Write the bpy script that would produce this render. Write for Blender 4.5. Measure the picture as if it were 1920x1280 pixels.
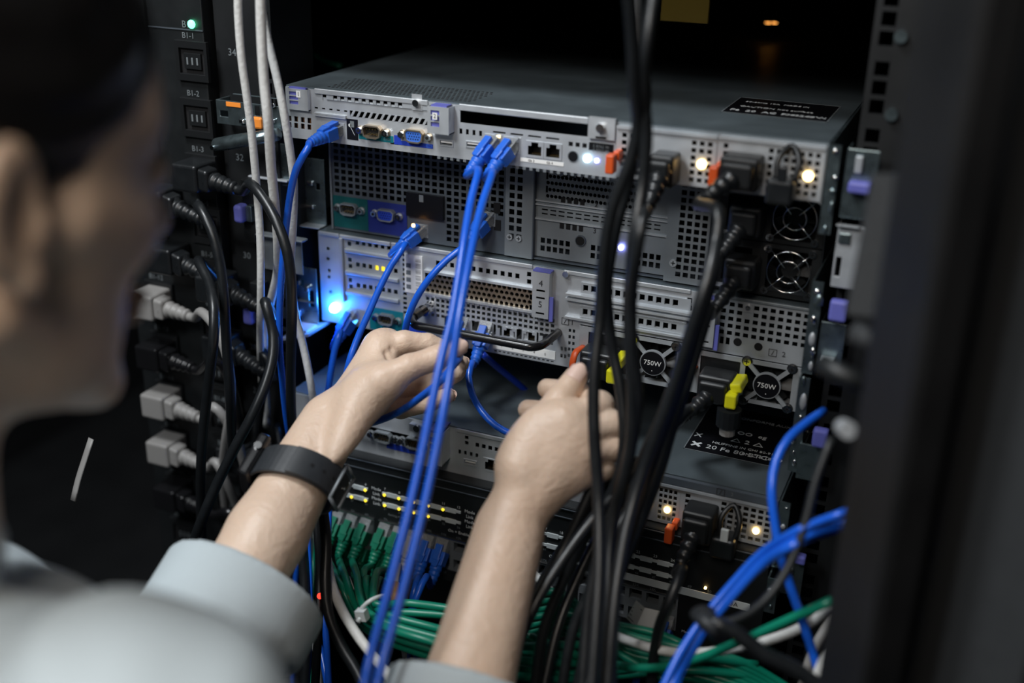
import bpy, bmesh, math, random
import numpy as np
from mathutils import Vector, Matrix, Quaternion

for o in list(bpy.data.objects):
    bpy.data.objects.remove(o)
SC = bpy.context.scene
COL = SC.collection

# ---------------------------------------------------------------- camera
FPX = 2136.228
CAM = np.array([0.31944366, -0.78559642, 0.16921776])
RM = np.array([[0.91767715, 0.39678077, 0.02082493],
               [0.17099382, -0.34707862, -0.9221158],
               [-0.35864993, 0.84976553, -0.38635317]])   # rows: camera right, down, forward
cam_d = bpy.data.cameras.new('camera')
cam = bpy.data.objects.new('camera', cam_d); COL.objects.link(cam)
cam_d.sensor_width = 36.0; cam_d.sensor_fit = 'HORIZONTAL'
cam_d.lens = 36.0 * FPX / 1920.0
cam_d.clip_start = 0.02; cam_d.clip_end = 30
_m = Matrix(((RM[0][0], -RM[1][0], -RM[2][0]), (RM[0][1], -RM[1][1], -RM[2][1]), (RM[0][2], -RM[1][2], -RM[2][2])))
cam.matrix_world = Matrix.Translation(Vector(CAM)) @ _m.to_4x4()
cam_d.dof.use_dof = True
cam_d.dof.focus_distance = 0.92
cam_d.dof.aperture_fstop = 2.3
SC.camera = cam

# ---------------------------------------------------------------- light and exposure
SC.view_settings.view_transform = 'Standard'
SC.view_settings.look = 'None'
SC.view_settings.gamma = 1.0
SC.view_settings.use_curve_mapping = False
SC.view_settings.exposure = 0.0
w = bpy.data.worlds.new('dark_server_room'); SC.world = w; w.use_nodes = True
w.node_tree.nodes['Background'].inputs[0].default_value = (0.10, 0.14, 0.17, 1)
w.node_tree.nodes['Background'].inputs[1].default_value = 0.03

def area(name, loc, target, size, power, col, size_y=None):
    l = bpy.data.lights.new(name, 'AREA'); l.energy = power; l.color = col; l.size = size
    if size_y: l.shape = 'RECTANGLE'; l.size_y = size_y
    o = bpy.data.objects.new(name, l); COL.objects.link(o)
    o.location = loc
    o.rotation_euler = (Vector(target) - Vector(loc)).to_track_quat('-Z', 'Y').to_euler()
    return o
area('aisle_lamp', (-0.38, -0.55, 1.05), (-0.02, -0.10, -0.20), 0.30, 15.0, (0.93, 0.97, 1.0), 0.30)
area('front_fill_light', (-0.45, -1.35, 0.95), (0.0, -0.05, -0.15), 0.35, 10.5, (0.93, 0.97, 1.0), 0.35)  # added fill to brighten the equipment fronts, not a lamp of the aisle
area('head_fill_light', (0.22, -1.10, 0.70), (-0.08, -0.45, 0.03), 0.35, 4.6, (1.0, 0.90, 0.80), 0.35)  # added warm fill to lift the head, no real source there

# ---------------------------------------------------------------- materials
MATS = {}
def mat(name, col, rough=0.5, metal=0.0, noise=0.0, nscale=60, bump=0.0, emit=None, estr=0.0, trans=0.0, sss=0.0, coat=0.0, alpha=1.0, spec=0.5, stretch=None):
    m = bpy.data.materials.new(name); m.use_nodes = True
    nt = m.node_tree; b = nt.nodes['Principled BSDF']
    b.inputs['Base Color'].default_value = (*col, 1)
    b.inputs['Roughness'].default_value = rough
    b.inputs['Metallic'].default_value = metal
    b.inputs['Specular IOR Level'].default_value = spec
    if coat: b.inputs['Coat Weight'].default_value = coat
    if trans: b.inputs['Transmission Weight'].default_value = trans
    if sss:
        b.inputs['Subsurface Weight'].default_value = sss
        b.inputs['Subsurface Radius'].default_value = (0.006, 0.0025, 0.0012)
        b.inputs['Subsurface Scale'].default_value = 1.0
    if emit:
        b.inputs['Emission Color'].default_value = (*emit, 1)
        b.inputs['Emission Strength'].default_value = estr
    if noise or bump:
        tc = nt.nodes.new('ShaderNodeTexCoord'); n = nt.nodes.new('ShaderNodeTexNoise')
        n.inputs['Scale'].default_value = nscale; n.inputs['Detail'].default_value = 5
        if stretch:
            mp = nt.nodes.new('ShaderNodeMapping'); mp.inputs['Scale'].default_value = stretch
            nt.links.new(tc.outputs['Object'], mp.inputs[0]); nt.links.new(mp.outputs[0], n.inputs['Vector'])
        else:
            nt.links.new(tc.outputs['Object'], n.inputs['Vector'])
        if noise:
            r = nt.nodes.new('ShaderNodeMix'); r.data_type = 'RGBA'
            r.inputs[6].default_value = (*[c * (1 - noise) for c in col], 1)
            r.inputs[7].default_value = (*[min(1, c * (1 + noise)) for c in col], 1)
            nt.links.new(n.outputs['Fac'], r.inputs[0]); nt.links.new(r.outputs[2], b.inputs['Base Color'])
            rr = nt.nodes.new('ShaderNodeMapRange')
            rr.inputs['To Min'].default_value = max(0.05, rough - 0.12); rr.inputs['To Max'].default_value = min(1, rough + 0.12)
            nt.links.new(n.outputs['Fac'], rr.inputs[0]); nt.links.new(rr.outputs[0], b.inputs['Roughness'])
        if bump:
            bp = nt.nodes.new('ShaderNodeBump'); bp.inputs['Strength'].default_value = bump; bp.inputs['Distance'].default_value = 0.0006
            nt.links.new(n.outputs['Fac'], bp.inputs['Height']); nt.links.new(bp.outputs[0], b.inputs['Normal'])
    MATS[name] = m
    return m
mat('steel', (0.47, 0.50, 0.53), 0.5, 0.5, 0.12, 80)
mat('steel_bright', (0.62, 0.65, 0.68), 0.42, 0.6, 0.10, 90)
mat('steel_lid', (0.20, 0.245, 0.27), 0.42, 0.75, 0.12, 25)
mat('steel_dark', (0.10, 0.118, 0.14), 0.5, 0.4, 0.12, 60)
mat('steel_mid', (0.24, 0.265, 0.285), 0.5, 0.45, 0.12, 60)
mat('galvanised', (0.22, 0.28, 0.30), 0.3, 0.9, 0.35, 120)
mat('chrome', (0.8, 0.8, 0.8), 0.15, 1.0)
mat('brass', (0.55, 0.45, 0.33), 0.35, 0.9)
mat('copper', (0.35, 0.18, 0.09), 0.5, 0.5)
mat('gold', (0.8, 0.55, 0.2), 0.3, 1.0)
mat('black_void', (0.004, 0.004, 0.005), 0.9)
mat('black_plastic', (0.009, 0.010, 0.011), 0.42)
mat('black_metal', (0.007, 0.0085, 0.0095), 0.5, 0.0, 0.2, 50)
mat('black_gloss', (0.008, 0.008, 0.009), 0.22)
mat('rack_black', (0.0045, 0.0055, 0.0065), 0.55, 0.0, 0.2, 30)
mat('door_grey', (0.022, 0.024, 0.026), 0.7, 0.0, 0.3, 300, 0.5)
mat('cord_black', (0.0095, 0.011, 0.0125), 0.36, 0, 0.15, 100)
mat('cord_grey', (0.27, 0.26, 0.25), 0.45, 0, 0.06, 80)
mat('cable_blue', (0.010, 0.105, 0.62), 0.30, 0, 0.06, 60)
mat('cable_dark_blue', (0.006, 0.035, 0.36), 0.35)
mat('boot_blue', (0.015, 0.12, 0.60), 0.4)
mat('cable_white', (0.62, 0.62, 0.60), 0.5, 0, 0.10, 300, 0.9)
mat('cable_green', (0.002, 0.19, 0.115), 0.35)
mat('boot_green', (0.002, 0.15, 0.085), 0.45)
mat('orange_latch', (0.62, 0.085, 0.015), 0.4)
mat('orange_bright', (0.9, 0.28, 0.04), 0.4)
mat('yellow_clear', (0.88, 0.84, 0.02), 0.2, trans=0.15)
mat('touch_purple', (0.13, 0.14, 0.48), 0.45)
mat('teal', (0.0, 0.16, 0.20), 0.5)
mat('port_blue', (0.012, 0.045, 0.42), 0.5)
mat('vga_blue', (0.04, 0.15, 0.60), 0.45)
mat('teal_dark', (0.0, 0.07, 0.075), 0.5)
mat('port_blue_dark', (0.01, 0.02, 0.17), 0.5)
mat('label_black', (0.006, 0.006, 0.008), 0.3)
mat('label_white', (0.82, 0.82, 0.80), 0.6)
mat('print_dark', (0.03, 0.03, 0.035), 0.6)
mat('print_white', (0.62, 0.65, 0.66), 0.6)
mat('print_grey', (0.16, 0.18, 0.19), 0.6)
mat('led_strip', (0.60, 0.65, 0.66), 0.5)
mat('clear_plastic', (0.75, 0.78, 0.8), 0.12, trans=0.75)
mat('nylon', (0.62, 0.66, 0.66), 0.35, trans=0.2)
mat('yellow_sleeve', (0.65, 0.36, 0.02), 0.5)
mat('led_blue', (0.1, 0.4, 1), 0.4, emit=(0.06, 0.42, 1.0), estr=60)
mat('led_blue_core', (0.8, 0.9, 1), 0.4, emit=(0.55, 0.85, 1.0), estr=30)
mat('led_violet', (0.3, 0.3, 1), 0.4, emit=(0.28, 0.30, 1.0), estr=28)
mat('led_amber', (1, 0.7, 0.2), 0.4, emit=(1.0, 0.62, 0.20), estr=13)
mat('led_yellow', (1, 0.8, 0.05), 0.4, emit=(1.0, 0.72, 0.03), estr=1.5)
mat('led_green', (0.1, 1, 0.5), 0.4, emit=(0.1, 1.0, 0.45), estr=6)
mat('amber_glint', (1, 0.5, 0.1), 0.4, emit=(1.0, 0.4, 0.08), estr=2.5)
mat('door_black', (0.0028, 0.003, 0.0036), 0.6, 0, 0.2, 30)
mat('led_red', (1, 0.05, 0.03), 0.4, emit=(1.0, 0.05, 0.03), estr=2)
mat('led_orange', (1, 0.45, 0.1), 0.4, emit=(1.0, 0.45, 0.12), estr=10)
mat('watch_rubber', (0.022, 0.025, 0.029), 0.5, 0, 0.1, 200)
mat('wall_dark', (0.008, 0.009, 0.011), 0.8, 0, 0.2, 5)
mat('floor_dark', (0.03, 0.032, 0.035), 0.6, 0, 0.3, 8)

# ---------------------------------------------------------------- helpers
def P(px, py, s):
    """pixel of the 1920x1280 frame -> world point; s < 0.3: on the plane y = s, else at that camera distance"""
    d = RM.T @ np.array([(px - 960) / FPX, (py - 640) / FPX, 1.0])
    t = (s - CAM[1]) / d[1] if s < 0.3 else s
    return Vector(CAM + t * d)
def tag(o, label=None, cat=None, group=None, kind=None):
    if label: o['label'] = label
    if cat: o['category'] = cat
    if group: o['group'] = group
    if kind: o['kind'] = kind
    return o
def thing(name, label, cat, loc=(0, 0, 0), group=None):
    o = bpy.data.objects.new(name, None); COL.objects.link(o)
    o.location = loc; o.empty_display_size = 0.01
    return tag(o, label, cat, group)
class MB:
    def __init__(s): s.v = []; s.f = []; s.m = []; s.keys = []; s.sm = []
    def k(s, key):
        if key not in s.keys: s.keys.append(key)
        return s.keys.index(key)
    def add(s, verts, faces, key, smooth=False):
        n = len(s.v); s.v += [tuple(v) for v in verts]; ki = s.k(key)
        for f in faces:
            s.f.append(tuple(i + n for i in f)); s.m.append(ki); s.sm.append(smooth)
        return s
    def box(s, x0, x1, y0, y1, z0, z1, key):
        v = [(x0, y0, z0), (x1, y0, z0), (x1, y1, z0), (x0, y1, z0), (x0, y0, z1), (x1, y0, z1), (x1, y1, z1), (x0, y1, z1)]
        return s.add(v, [(0, 3, 2, 1), (4, 5, 6, 7), (0, 1, 5, 4), (1, 2, 6, 5), (2, 3, 7, 6), (3, 0, 4, 7)], key)
    def obox(s, c, ax, ay, az, key, taper=1.0):
        """box centred c with half axes; the +ay end is scaled by taper"""
        c, ax, ay, az = Vector(c), Vector(ax), Vector(ay), Vector(az); v = []
        for sz in (-1, 1):
            for sx, sy in ((-1, -1), (1, -1), (1, 1), (-1, 1)):
                t = taper if sy > 0 else 1.0
                v.append(c + ax * sx * t + ay * sy + az * sz * t)
        return s.add(v, [(0, 3, 2, 1), (4, 5, 6, 7), (0, 1, 5, 4), (1, 2, 6, 5), (2, 3, 7, 6), (3, 0, 4, 7)], key)
    def tube(s, pts, rad, key, n=10, cap=True, flat=None):
        pts = [Vector(p) for p in pts]
        if not hasattr(rad, '__len__'): rad = [rad] * len(pts)
        T = []
        for i in range(len(pts)):
            a = pts[max(0, i - 1)]; b = pts[min(len(pts) - 1, i + 1)]; T.append((b - a).normalized())
        up = Vector((0, 0, 1)) if abs(T[0].z) < 0.9 else Vector((1, 0, 0))
        N = (up - T[0] * up.dot(T[0])).normalized(); V = []; F = []
        for i, p in enumerate(pts):
            N = (N - T[i] * N.dot(T[i])).normalized(); B = T[i].cross(N)
            for k in range(n):
                a = 2 * math.pi * k / n
                V.append(p + (N * math.cos(a) * (flat or 1) + B * math.sin(a)) * rad[i])
        for i in range(len(pts) - 1):
            for k in range(n):
                a = i * n + k; b = i * n + (k + 1) % n
                F.append((a, b, b + n, a + n))
        if cap:
            F.append(tuple(range(n))[::-1]); F.append(tuple((len(pts) - 1) * n + k for k in range(n)))
        return s.add(V, F, key, True)
    def cyl(s, c, axis, r, h, key, n=20, r2=None):
        c = Vector(c); a = Vector(axis).normalized()
        up = Vector((0, 0, 1)) if abs(a.z) < 0.9 else Vector((1, 0, 0))
        N = (up - a * up.dot(a)).normalized(); B = a.cross(N); V = []
        for j, rr in ((0, r), (1, r if r2 is None else r2)):
            for k in range(n):
                t = 2 * math.pi * k / n; V.append(c + a * h * j + (N * math.cos(t) + B * math.sin(t)) * rr)
        F = [(k, (k + 1) % n, n + (k + 1) % n, n + k) for k in range(n)] + [tuple(range(n))[::-1], tuple(range(n, 2 * n))]
        return s.add(V, F, key)
    def ball(s, c, r, key, n=12, sc=(1, 1, 1)):
        V = []; F = []; m = n // 2
        for i in range(m + 1):
            th = math.pi * i / m
            for k in range(n):
                ph = 2 * math.pi * k / n
                V.append((c[0] + r * sc[0] * math.sin(th) * math.cos(ph), c[1] + r * sc[1] * math.sin(th) * math.sin(ph), c[2] + r * sc[2] * math.cos(th)))
        for i in range(m):
            for k in range(n): F.append((i * n + k, (i + 1) * n + k, (i + 1) * n + (k + 1) % n, i * n + (k + 1) % n))
        return s.add(V, F, key, True)
    def prism(s, pts, y0, y1, key, inset=None):
        """outline (x, z) counter-clockwise seen from the aisle, from y0 (front) to y1"""
        n = len(pts); V = [(x, y0, z) for x, z in pts] + [(x, y1, z) for x, z in pts]
        return s.add(V, [tuple(range(n)), tuple(range(2 * n - 1, n - 1, -1))] + [(k, k + n, (k + 1) % n + n, (k + 1) % n) for k in range(n)], key)
    def plate(s, x0, x1, z0, z1, y, holes, key, th=0.001):
        r = lambda a: round(a, 6)
        hs = []
        for h in holes:
            a, b, c, d = max(x0, min(h[0], h[1])), min(x1, max(h[0], h[1])), max(z0, min(h[2], h[3])), min(z1, max(h[2], h[3]))
            if b - a > 1e-4 and d - c > 1e-4: hs.append((r(a), r(b), r(c), r(d)))
        xs = sorted({r(x0), r(x1)} | {h[0] for h in hs} | {h[1] for h in hs}); zs = sorted({r(z0), r(z1)} | {h[2] for h in hs} | {h[3] for h in hs})
        keep = np.ones((len(xs) - 1, len(zs) - 1), bool)
        ix = {v: i for i, v in enumerate(xs)}; iz = {v: i for i, v in enumerate(zs)}
        for h in hs: keep[ix[h[0]]:ix[h[1]], iz[h[2]]:iz[h[3]]] = False
        V = []; vi = {}; F = []
        def g(i, j, k):
            q = (i, j, k)
            if q not in vi: vi[q] = len(V); V.append((xs[i], y + (th if k else 0), zs[j]))
            return vi[q]
        nx, nz = keep.shape
        for i in range(nx):
            for j in range(nz):
                if not keep[i, j]: continue
                F.append((g(i, j, 0), g(i + 1, j, 0), g(i + 1, j + 1, 0), g(i, j + 1, 0)))
                if i == 0 or not keep[i - 1, j]: F.append((g(i, j, 0), g(i, j + 1, 0), g(i, j + 1, 1), g(i, j, 1)))
                if i == nx - 1 or not keep[i + 1, j]: F.append((g(i + 1, j, 0), g(i + 1, j, 1), g(i + 1, j + 1, 1), g(i + 1, j + 1, 0)))
                if j == 0 or not keep[i, j - 1]: F.append((g(i, j, 0), g(i, j, 1), g(i + 1, j, 1), g(i + 1, j, 0)))
                if j == nz - 1 or not keep[i, j + 1]: F.append((g(i, j + 1, 0), g(i + 1, j + 1, 0), g(i + 1, j + 1, 1), g(i, j + 1, 1)))
        return s.add(V, F, key)
    def perf(s, x0, x1, z0, z1, y, nx, nz, rad, key, th=0.001, stagger=True, n=6):
        """plate of round or hexagonal holes in a staggered grid"""
        cx = (x1 - x0) / nx; cz = (z1 - z0) / nz
        for j in range(nz):
            off = cx / 2 if (stagger and j % 2) else 0
            for i in range(nx):
                a = x0 + i * cx + off; b = min(a + cx, x1 + (cx / 2 if stagger else 0)); c = z0 + j * cz; d = c + cz
                mx, mz = (a + b) / 2, (c + d) / 2; m = 4 * 2
                O = [(b, mz), (b, d), (mx, d), (a, d), (a, mz), (a, c), (mx, c), (b, c)]
                I = [(mx + rad * math.cos(k * math.pi / 4), mz + rad * math.sin(k * math.pi / 4)) for k in range(8)]
                V = [(p[0], y, p[1]) for p in O] + [(p[0], y, p[1]) for p in I] + [(p[0], y + th, p[1]) for p in I]
                s.add(V, [(k, (k + 1) % 8, 8 + (k + 1) % 8, 8 + k) for k in range(8)] + [(8 + k, 8 + (k + 1) % 8, 16 + (k + 1) % 8, 16 + k) for k in range(8)], key)
        return s
    def text(s, txt, x, z, y, size, key, align='CENTER', ext=0.00008, mtx=None, shear=0.0):
        c = bpy.data.curves.new('t', 'FONT'); c.body = txt; c.size = size; c.align_x = align; c.align_y = 'CENTER'; c.extrude = ext; c.resolution_u = 2; c.shear = shear
        o = bpy.data.objects.new('t', c); COL.objects.link(o)
        me = bpy.data.meshes.new_from_object(o.evaluated_get(bpy.context.evaluated_depsgraph_get()))
        M = mtx if mtx is not None else Matrix(((1, 0, 0, x), (0, 0, -1, y), (0, 1, 0, z), (0, 0, 0, 1)))
        s.add([M @ v.co for v in me.vertices], [tuple(p.vertices) for p in me.polygons], key)
        bpy.data.objects.remove(o); bpy.data.curves.remove(c); bpy.data.meshes.remove(me)
        return s
    def build(s, name, parent=None, smooth=False, bevel=0, label=None, seg=2):
        me = bpy.data.meshes.new(name); me.from_pydata(s.v, [], s.f); me.update()
        for k in s.keys: me.materials.append(MATS[k])
        me.polygons.foreach_set('material_index', s.m)
        me.polygons.foreach_set('use_smooth', [True] * len(s.f) if smooth else s.sm)
        o = bpy.data.objects.new(name, me); COL.objects.link(o)
        if parent:
            o.parent = parent
            pw = Matrix.Identity(4); q = parent
            while q: pw = Matrix.Translation(q.location) @ pw; q = q.parent
            t = pw.translation
            if t.length > 1e-9: me.transform(Matrix.Translation(-t))
        if bevel:
            b = o.modifiers.new('bevel', 'BEVEL'); b.width = bevel; b.segments = seg; b.limit_method = 'ANGLE'; b.angle_limit = math.radians(40)
        if label: o['label'] = label
        return o
def spline(pts, step=0.006):
    pts = [Vector(p) for p in pts]
    if len(pts) < 3: return pts
    q = [pts[0] * 2 - pts[1]] + pts + [pts[-1] * 2 - pts[-2]]; out = []
    for i in range(1, len(q) - 2):
        a, b, c, d = q[i - 1], q[i], q[i + 1], q[i + 2]
        n = max(2, min(24, int((c - b).length / step)))
        for k in range(n):
            t = k / n
            out.append(0.5 * ((2 * b) + (c - a) * t + (2 * a - 5 * b + 4 * c - d) * t * t + (3 * b - a - 3 * c + d) * t ** 3))
    out.append(pts[-1]); return out
def rgrid(x0, x1, z0, z1, nx, nz, fx=0.64, fz=0.64):
    cx = (x1 - x0) / nx; cz = (z1 - z0) / nz; H = []
    for i in range(nx):
        for j in range(nz):
            mx = x0 + (i + .5) * cx; mz = z0 + (j + .5) * cz
            H.append((mx - cx * fx / 2, mx + cx * fx / 2, mz - cz * fz / 2, mz + cz * fz / 2))
    return H
class Panel:
    """rear face of a device: measured pixel corners are put on its own plane"""
    def __init__(s, Y): s.Y = Y
    def pt(s, px, py): p = P(px, py, s.Y); return p.x, p.z
    def r(s, a, b, c, d): x0, z1 = s.pt(a, b); x1, z0 = s.pt(c, d); return x0, x1, z0, z1
    def row(s, a, b, c, d, n, w, h):
        """n holes w x h between the centres (a,b) and (c,d)"""
        x0, z0 = s.pt(a, b); x1, z1 = s.pt(c, d); z = (z0 + z1) / 2
        return [(x0 + (x1 - x0) * i / max(1, n - 1) - w / 2, x0 + (x1 - x0) * i / max(1, n - 1) + w / 2, z - h / 2, z + h / 2) for i in range(n)]
def chassis(name, label, cat, Y, z0, z1, lid, x0=-0.217, x1=0.217, depth=0.7, body='steel_mid', group=None):
    t = thing(name, label, cat, ((x0 + x1) / 2, Y, z0), group)
    m = MB(); m.box(x0, x1, Y + 0.0012, Y + depth, z1 - 0.0011, z1, lid); m.build('lid', t)
    m = MB(); m.box(x0, x1, Y + 0.0012, Y + depth, z0, z0 + 0.001, body)
    m.box(x0, x0 + 0.001, Y + 0.0012, Y + depth, z0 + 0.001, z1 - 0.0012, body); m.box(x1 - 0.001, x1, Y + 0.0012, Y + depth, z0 + 0.001, z1 - 0.0012, body)
    m.box(x0 + 0.001, x1 - 0.001, Y + 0.1, Y + 0.102, z0 + 0.001, z1 - 0.0012, 'black_void'); m.build('case', t)
    return t
def rj45_socket(parent, x, z, Y, flip=False, w=0.0135, h=0.0115, led=None, metal='steel_bright'):
    m = MB(); s = -1 if flip else 1
    n0, n1 = (z + h * .18, z + h * .42) if not flip else (z - h * .42, z - h * .18)
    m.plate(x - w / 2, x + w / 2, z - h / 2, z + h / 2, Y - 0.0006, [(x - w * .38, x + w * .38, z - h * .36, z + h * .2) if not flip else (x - w * .38, x + w * .38, z - h * .2, z + h * .36), (x - w * .2, x + w * .2, min(n0, n1), max(n0, n1))], metal, 0.0006)
    m.plate(x - w * .43, x + w * .43, z - h * .42, z + h * .42, Y, [(x - w * .38, x + w * .38, z - h * .36, z + h * .2) if not flip else (x - w * .38, x + w * .38, z - h * .2, z + h * .36), (x - w * .2, x + w * .2, min(n0, n1), max(n0, n1))], 'black_plastic', 0.010)
    for k in range(8): m.box(x - w * .26 + k * w * .072, x - w * .26 + k * w * .072 + .0004, Y + .003, Y + .008, z - s * h * .32, z - s * h * .30, 'gold')
    m.box(x - w * .43, x + w * .43, Y + .010, Y + .0105, z - h * .42, z + h * .42, 'black_void')
    o = m.build('network_socket', parent)
    if led:
        m = MB(); m.box(x + led[0] - .0011, x + led[0] + .0011, Y - .0009, Y - .0004, z + s * h * .40 - .0007, z + s * h * .40 + .0007, led[1]); m.build('status_light', o)
    return o
def dsub(parent, x, z, Y, w, h, insert, pins, rows, name, tilt=0.0, shell='brass'):
    m = MB(); a = h * .16
    def out(w, h): c = h * .22; return [(x - w / 2 + a + c, z - h / 2), (x + w / 2 - a - c, z - h / 2), (x + w / 2 - a * .6, z - h / 2 + c * .7), (x + w / 2, z + h / 2 - c), (x + w / 2 - c, z + h / 2), (x - w / 2 + c, z + h / 2), (x - w / 2, z + h / 2 - c), (x - w / 2 + a * .6, z - h / 2 + c * .7)]
    O = out(w, h); I = out(w * .88, h * .78)
    n = 8; V = [(p[0], Y - .005, p[1]) for p in O] + [(p[0], Y, p[1]) for p in O] + [(p[0], Y - .005, p[1]) for p in I] + [(p[0], Y - .001, p[1]) for p in I]
    F = [(k, (k + 1) % n, 2 * n + (k + 1) % n, 2 * n + k) for k in range(n)] + [(k, k + n, (k + 1) % n + n, (k + 1) % n) for k in range(n)] + [(2 * n + k, 2 * n + (k + 1) % n, 3 * n + (k + 1) % n, 3 * n + k) for k in range(n)]
    m.add(V, F, shell); m.prism(I, Y - (.0042 if insert != 'black_plastic' else .0012), Y, insert)
    per = pins // rows
    for r in range(rows):
        for k in range(per):
            cx = x - w * .32 + w * .64 * (k + (.5 if r % 2 else 0) * .9) / per + w * .04; cz = z + h * .2 - h * .4 * r / max(1, rows - 1)
            if insert == 'black_plastic': m.cyl((cx, Y - .0038, cz), (0, 1, 0), .0005, .003, 'gold', 6)
            else: m.cyl((cx, Y - .0044, cz), (0, 1, 0), .0005, .001, 'black_void', 6)
    for s in (-1, 1):
        m.cyl((x + s * (w / 2 + .0035), Y - .001, z), (0, 1, 0), .0034, .001, shell, 14)
        m.cyl((x + s * (w / 2 + .0035), Y - .0045, z), (0, 1, 0), .0027, .004, 'chrome', 6)
        m.cyl((x + s * (w / 2 + .0035), Y - .0047, z), (0, 1, 0), .0013, .0005, 'black_void', 10)
    return m.build(name, parent)
def usb(parent, x, z, Y, w=.0125, h=.0052):
    m = MB(); m.plate(x - w / 2, x + w / 2, z - h / 2, z + h / 2, Y - .0008, [(x - w * .42, x + w * .42, z - h * .34, z + h * .34)], 'steel_bright', .009)
    m.box(x - w * .42, x + w * .42, Y + .006, Y + .0065, z - h * .34, z + h * .34, 'black_void'); m.box(x - w * .38, x + w * .38, Y, Y + .006, z, z + h * .25, 'label_white')
    return m.build('usb_socket', parent)
def screw(m, x, z, Y, r=.0028, key='chrome'):
    m.cyl((x, Y - .0014, z), (0, 1, 0), r, .0014, key, 18, r * 1.0)
    m.box(x - r * .6, x + r * .6, Y - .00155, Y - .0012, z - r * .13, z + r * .13, 'black_void'); m.box(x - r * .13, x + r * .13, Y - .00155, Y - .0012, z - r * .6, z + r * .6, 'black_void')
def led(parent, x, z, Y, r, key, name='indicator_light'):
    m = MB(); m.ball((x, Y - .0005, z), r, key, 12, (1, .6, 1)); return m.build(name, parent)
def latch_block(parent, r, Y, nums, prot=.006, windows=3, key='steel'):
    """riser handle: pressed steel block with purple touch points"""
    x0, x1, z0, z1 = r; h = z1 - z0; m = MB()
    hs = []; wx0, wx1 = x0 + (x1 - x0) * .16, x0 + (x1 - x0) * .56
    if windows:
        for k in range(windows): hs.append((wx0, wx1, z1 - h * (.30 + .22 * k), z1 - h * (.14 + .22 * k)))
    m.plate(x0, x1, z0, z1, Y - prot, hs, key, .0008)
    m.box(x0, x0 + .0008, Y - prot + .0008, Y - .0002, z0, z1, key); m.box(x1 - .0008, x1, Y - prot + .0008, Y - .0002, z0, z1, key); m.box(x0, x1, Y - prot + .0008, Y - .0002, z0, z0 + .0008, key)
    o = m.build('riser_handle', parent)
    m = MB(); m.box(wx0 - .0005, wx1 + .0005, Y - prot + .0012, Y - prot + .003, z0 + h * .2, z1 - .0015, 'touch_purple'); m.box(wx0, x1 - .002, Y - prot + .0005, Y - .0005, z1, z1 + .0012, 'touch_purple')
    m.build('touch_point', o)
    return o
def PZ(px, py, z):
    d = RM.T @ np.array([(px - 960) / FPX, (py - 640) / FPX, 1.0]); t = (z - CAM[2]) / d[2]
    return Vector(CAM + t * d)
LAMP = {}
# ================================================================ setting
def struct(name, m, key=None, **k):
    o = m.build(name, None); o['kind'] = 'structure'; return o
m = MB(); m.box(-2.2, 2.2, 2.0, 2.05, -1.5, 1.9, 'wall_dark'); struct('wall_back', m)
m = MB(); m.box(-2.2, 2.2, -2.4, 2.05, -1.55, -1.5, 'floor_dark'); struct('floor', m)
m = MB(); m.box(-2.25, -2.2, -2.4, 2.05, -1.5, 1.9, 'wall_dark'); struct('wall_left', m)
m = MB(); m.box(2.2, 2.25, -2.4, 2.05, -1.5, 1.9, 'wall_dark'); struct('wall_right', m)

# ================================================================ server rack frame
rack = thing('server_rack', 'black server rack frame with numbered posts holding the stacked servers', 'server rack', (0, 0.0, -1.5))
m = MB()   # left post with square holes and U numbers
U = 0.04445
def post(x0, x1, hx, name, yy):
    m = MB(); hs = []
    for k in range(26):
        for q in (0.22, 0.5, 0.78):
            z = 0.0995 - k * U + 0 - .04 + q * U; hs.append((hx - .0047, hx + .0047, z - .0047, z + .0047))
    m.plate(x0, x1, -0.85, 0.099, yy, hs, 'rack_black', .002)
    m.box(x0, x0 + .002, yy + .002, yy + .06, -1.49, .099, 'rack_black'); m.box(x1 - .002, x1, yy + .002, yy + .06, -1.49, .099, 'rack_black')
    m.box(x0, x1, yy, yy + .002, -1.49, -.85, 'rack_black')
    return m
m = post(-.292, -.236, -.243, 'l', .012)
for k in range(8): m.text(str(34 - k), -.276, .0195 - k * U, .0118, .0085, 'print_grey')
m.build('post', rack)
m = post(.234, .292, .243, 'r', .012)
for k in range(10):
    z = .02 - k * U
    m.text(str(34 - k), .272, z, .0118, .008, 'print_grey')
m.build('post', rack)
m = MB(); m.box(-.42, -.416, .05, 1.0, -1.49, .099, 'rack_black'); m.build('side_panel', rack)
m = MB(); m.box(.30, .304, .02, 1.0, -1.49, .099, 'rack_black'); m.build('side_panel', rack)
m = MB(); m.box(-.42, .304, .02, 1.0, .100, .105, 'rack_black'); m.build('shade_panel', rack)  # unseen panel brought down low to keep light off the server lids
m = MB(); m.box(-.42, .304, 1.0, 1.004, -1.49, .099, 'rack_black'); m.build('far_panel', rack)
m = MB(); m.box(-.42, .304, -.06, 1.0, -1.5, -1.49, 'rack_black'); m.build('base_panel', rack)

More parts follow.
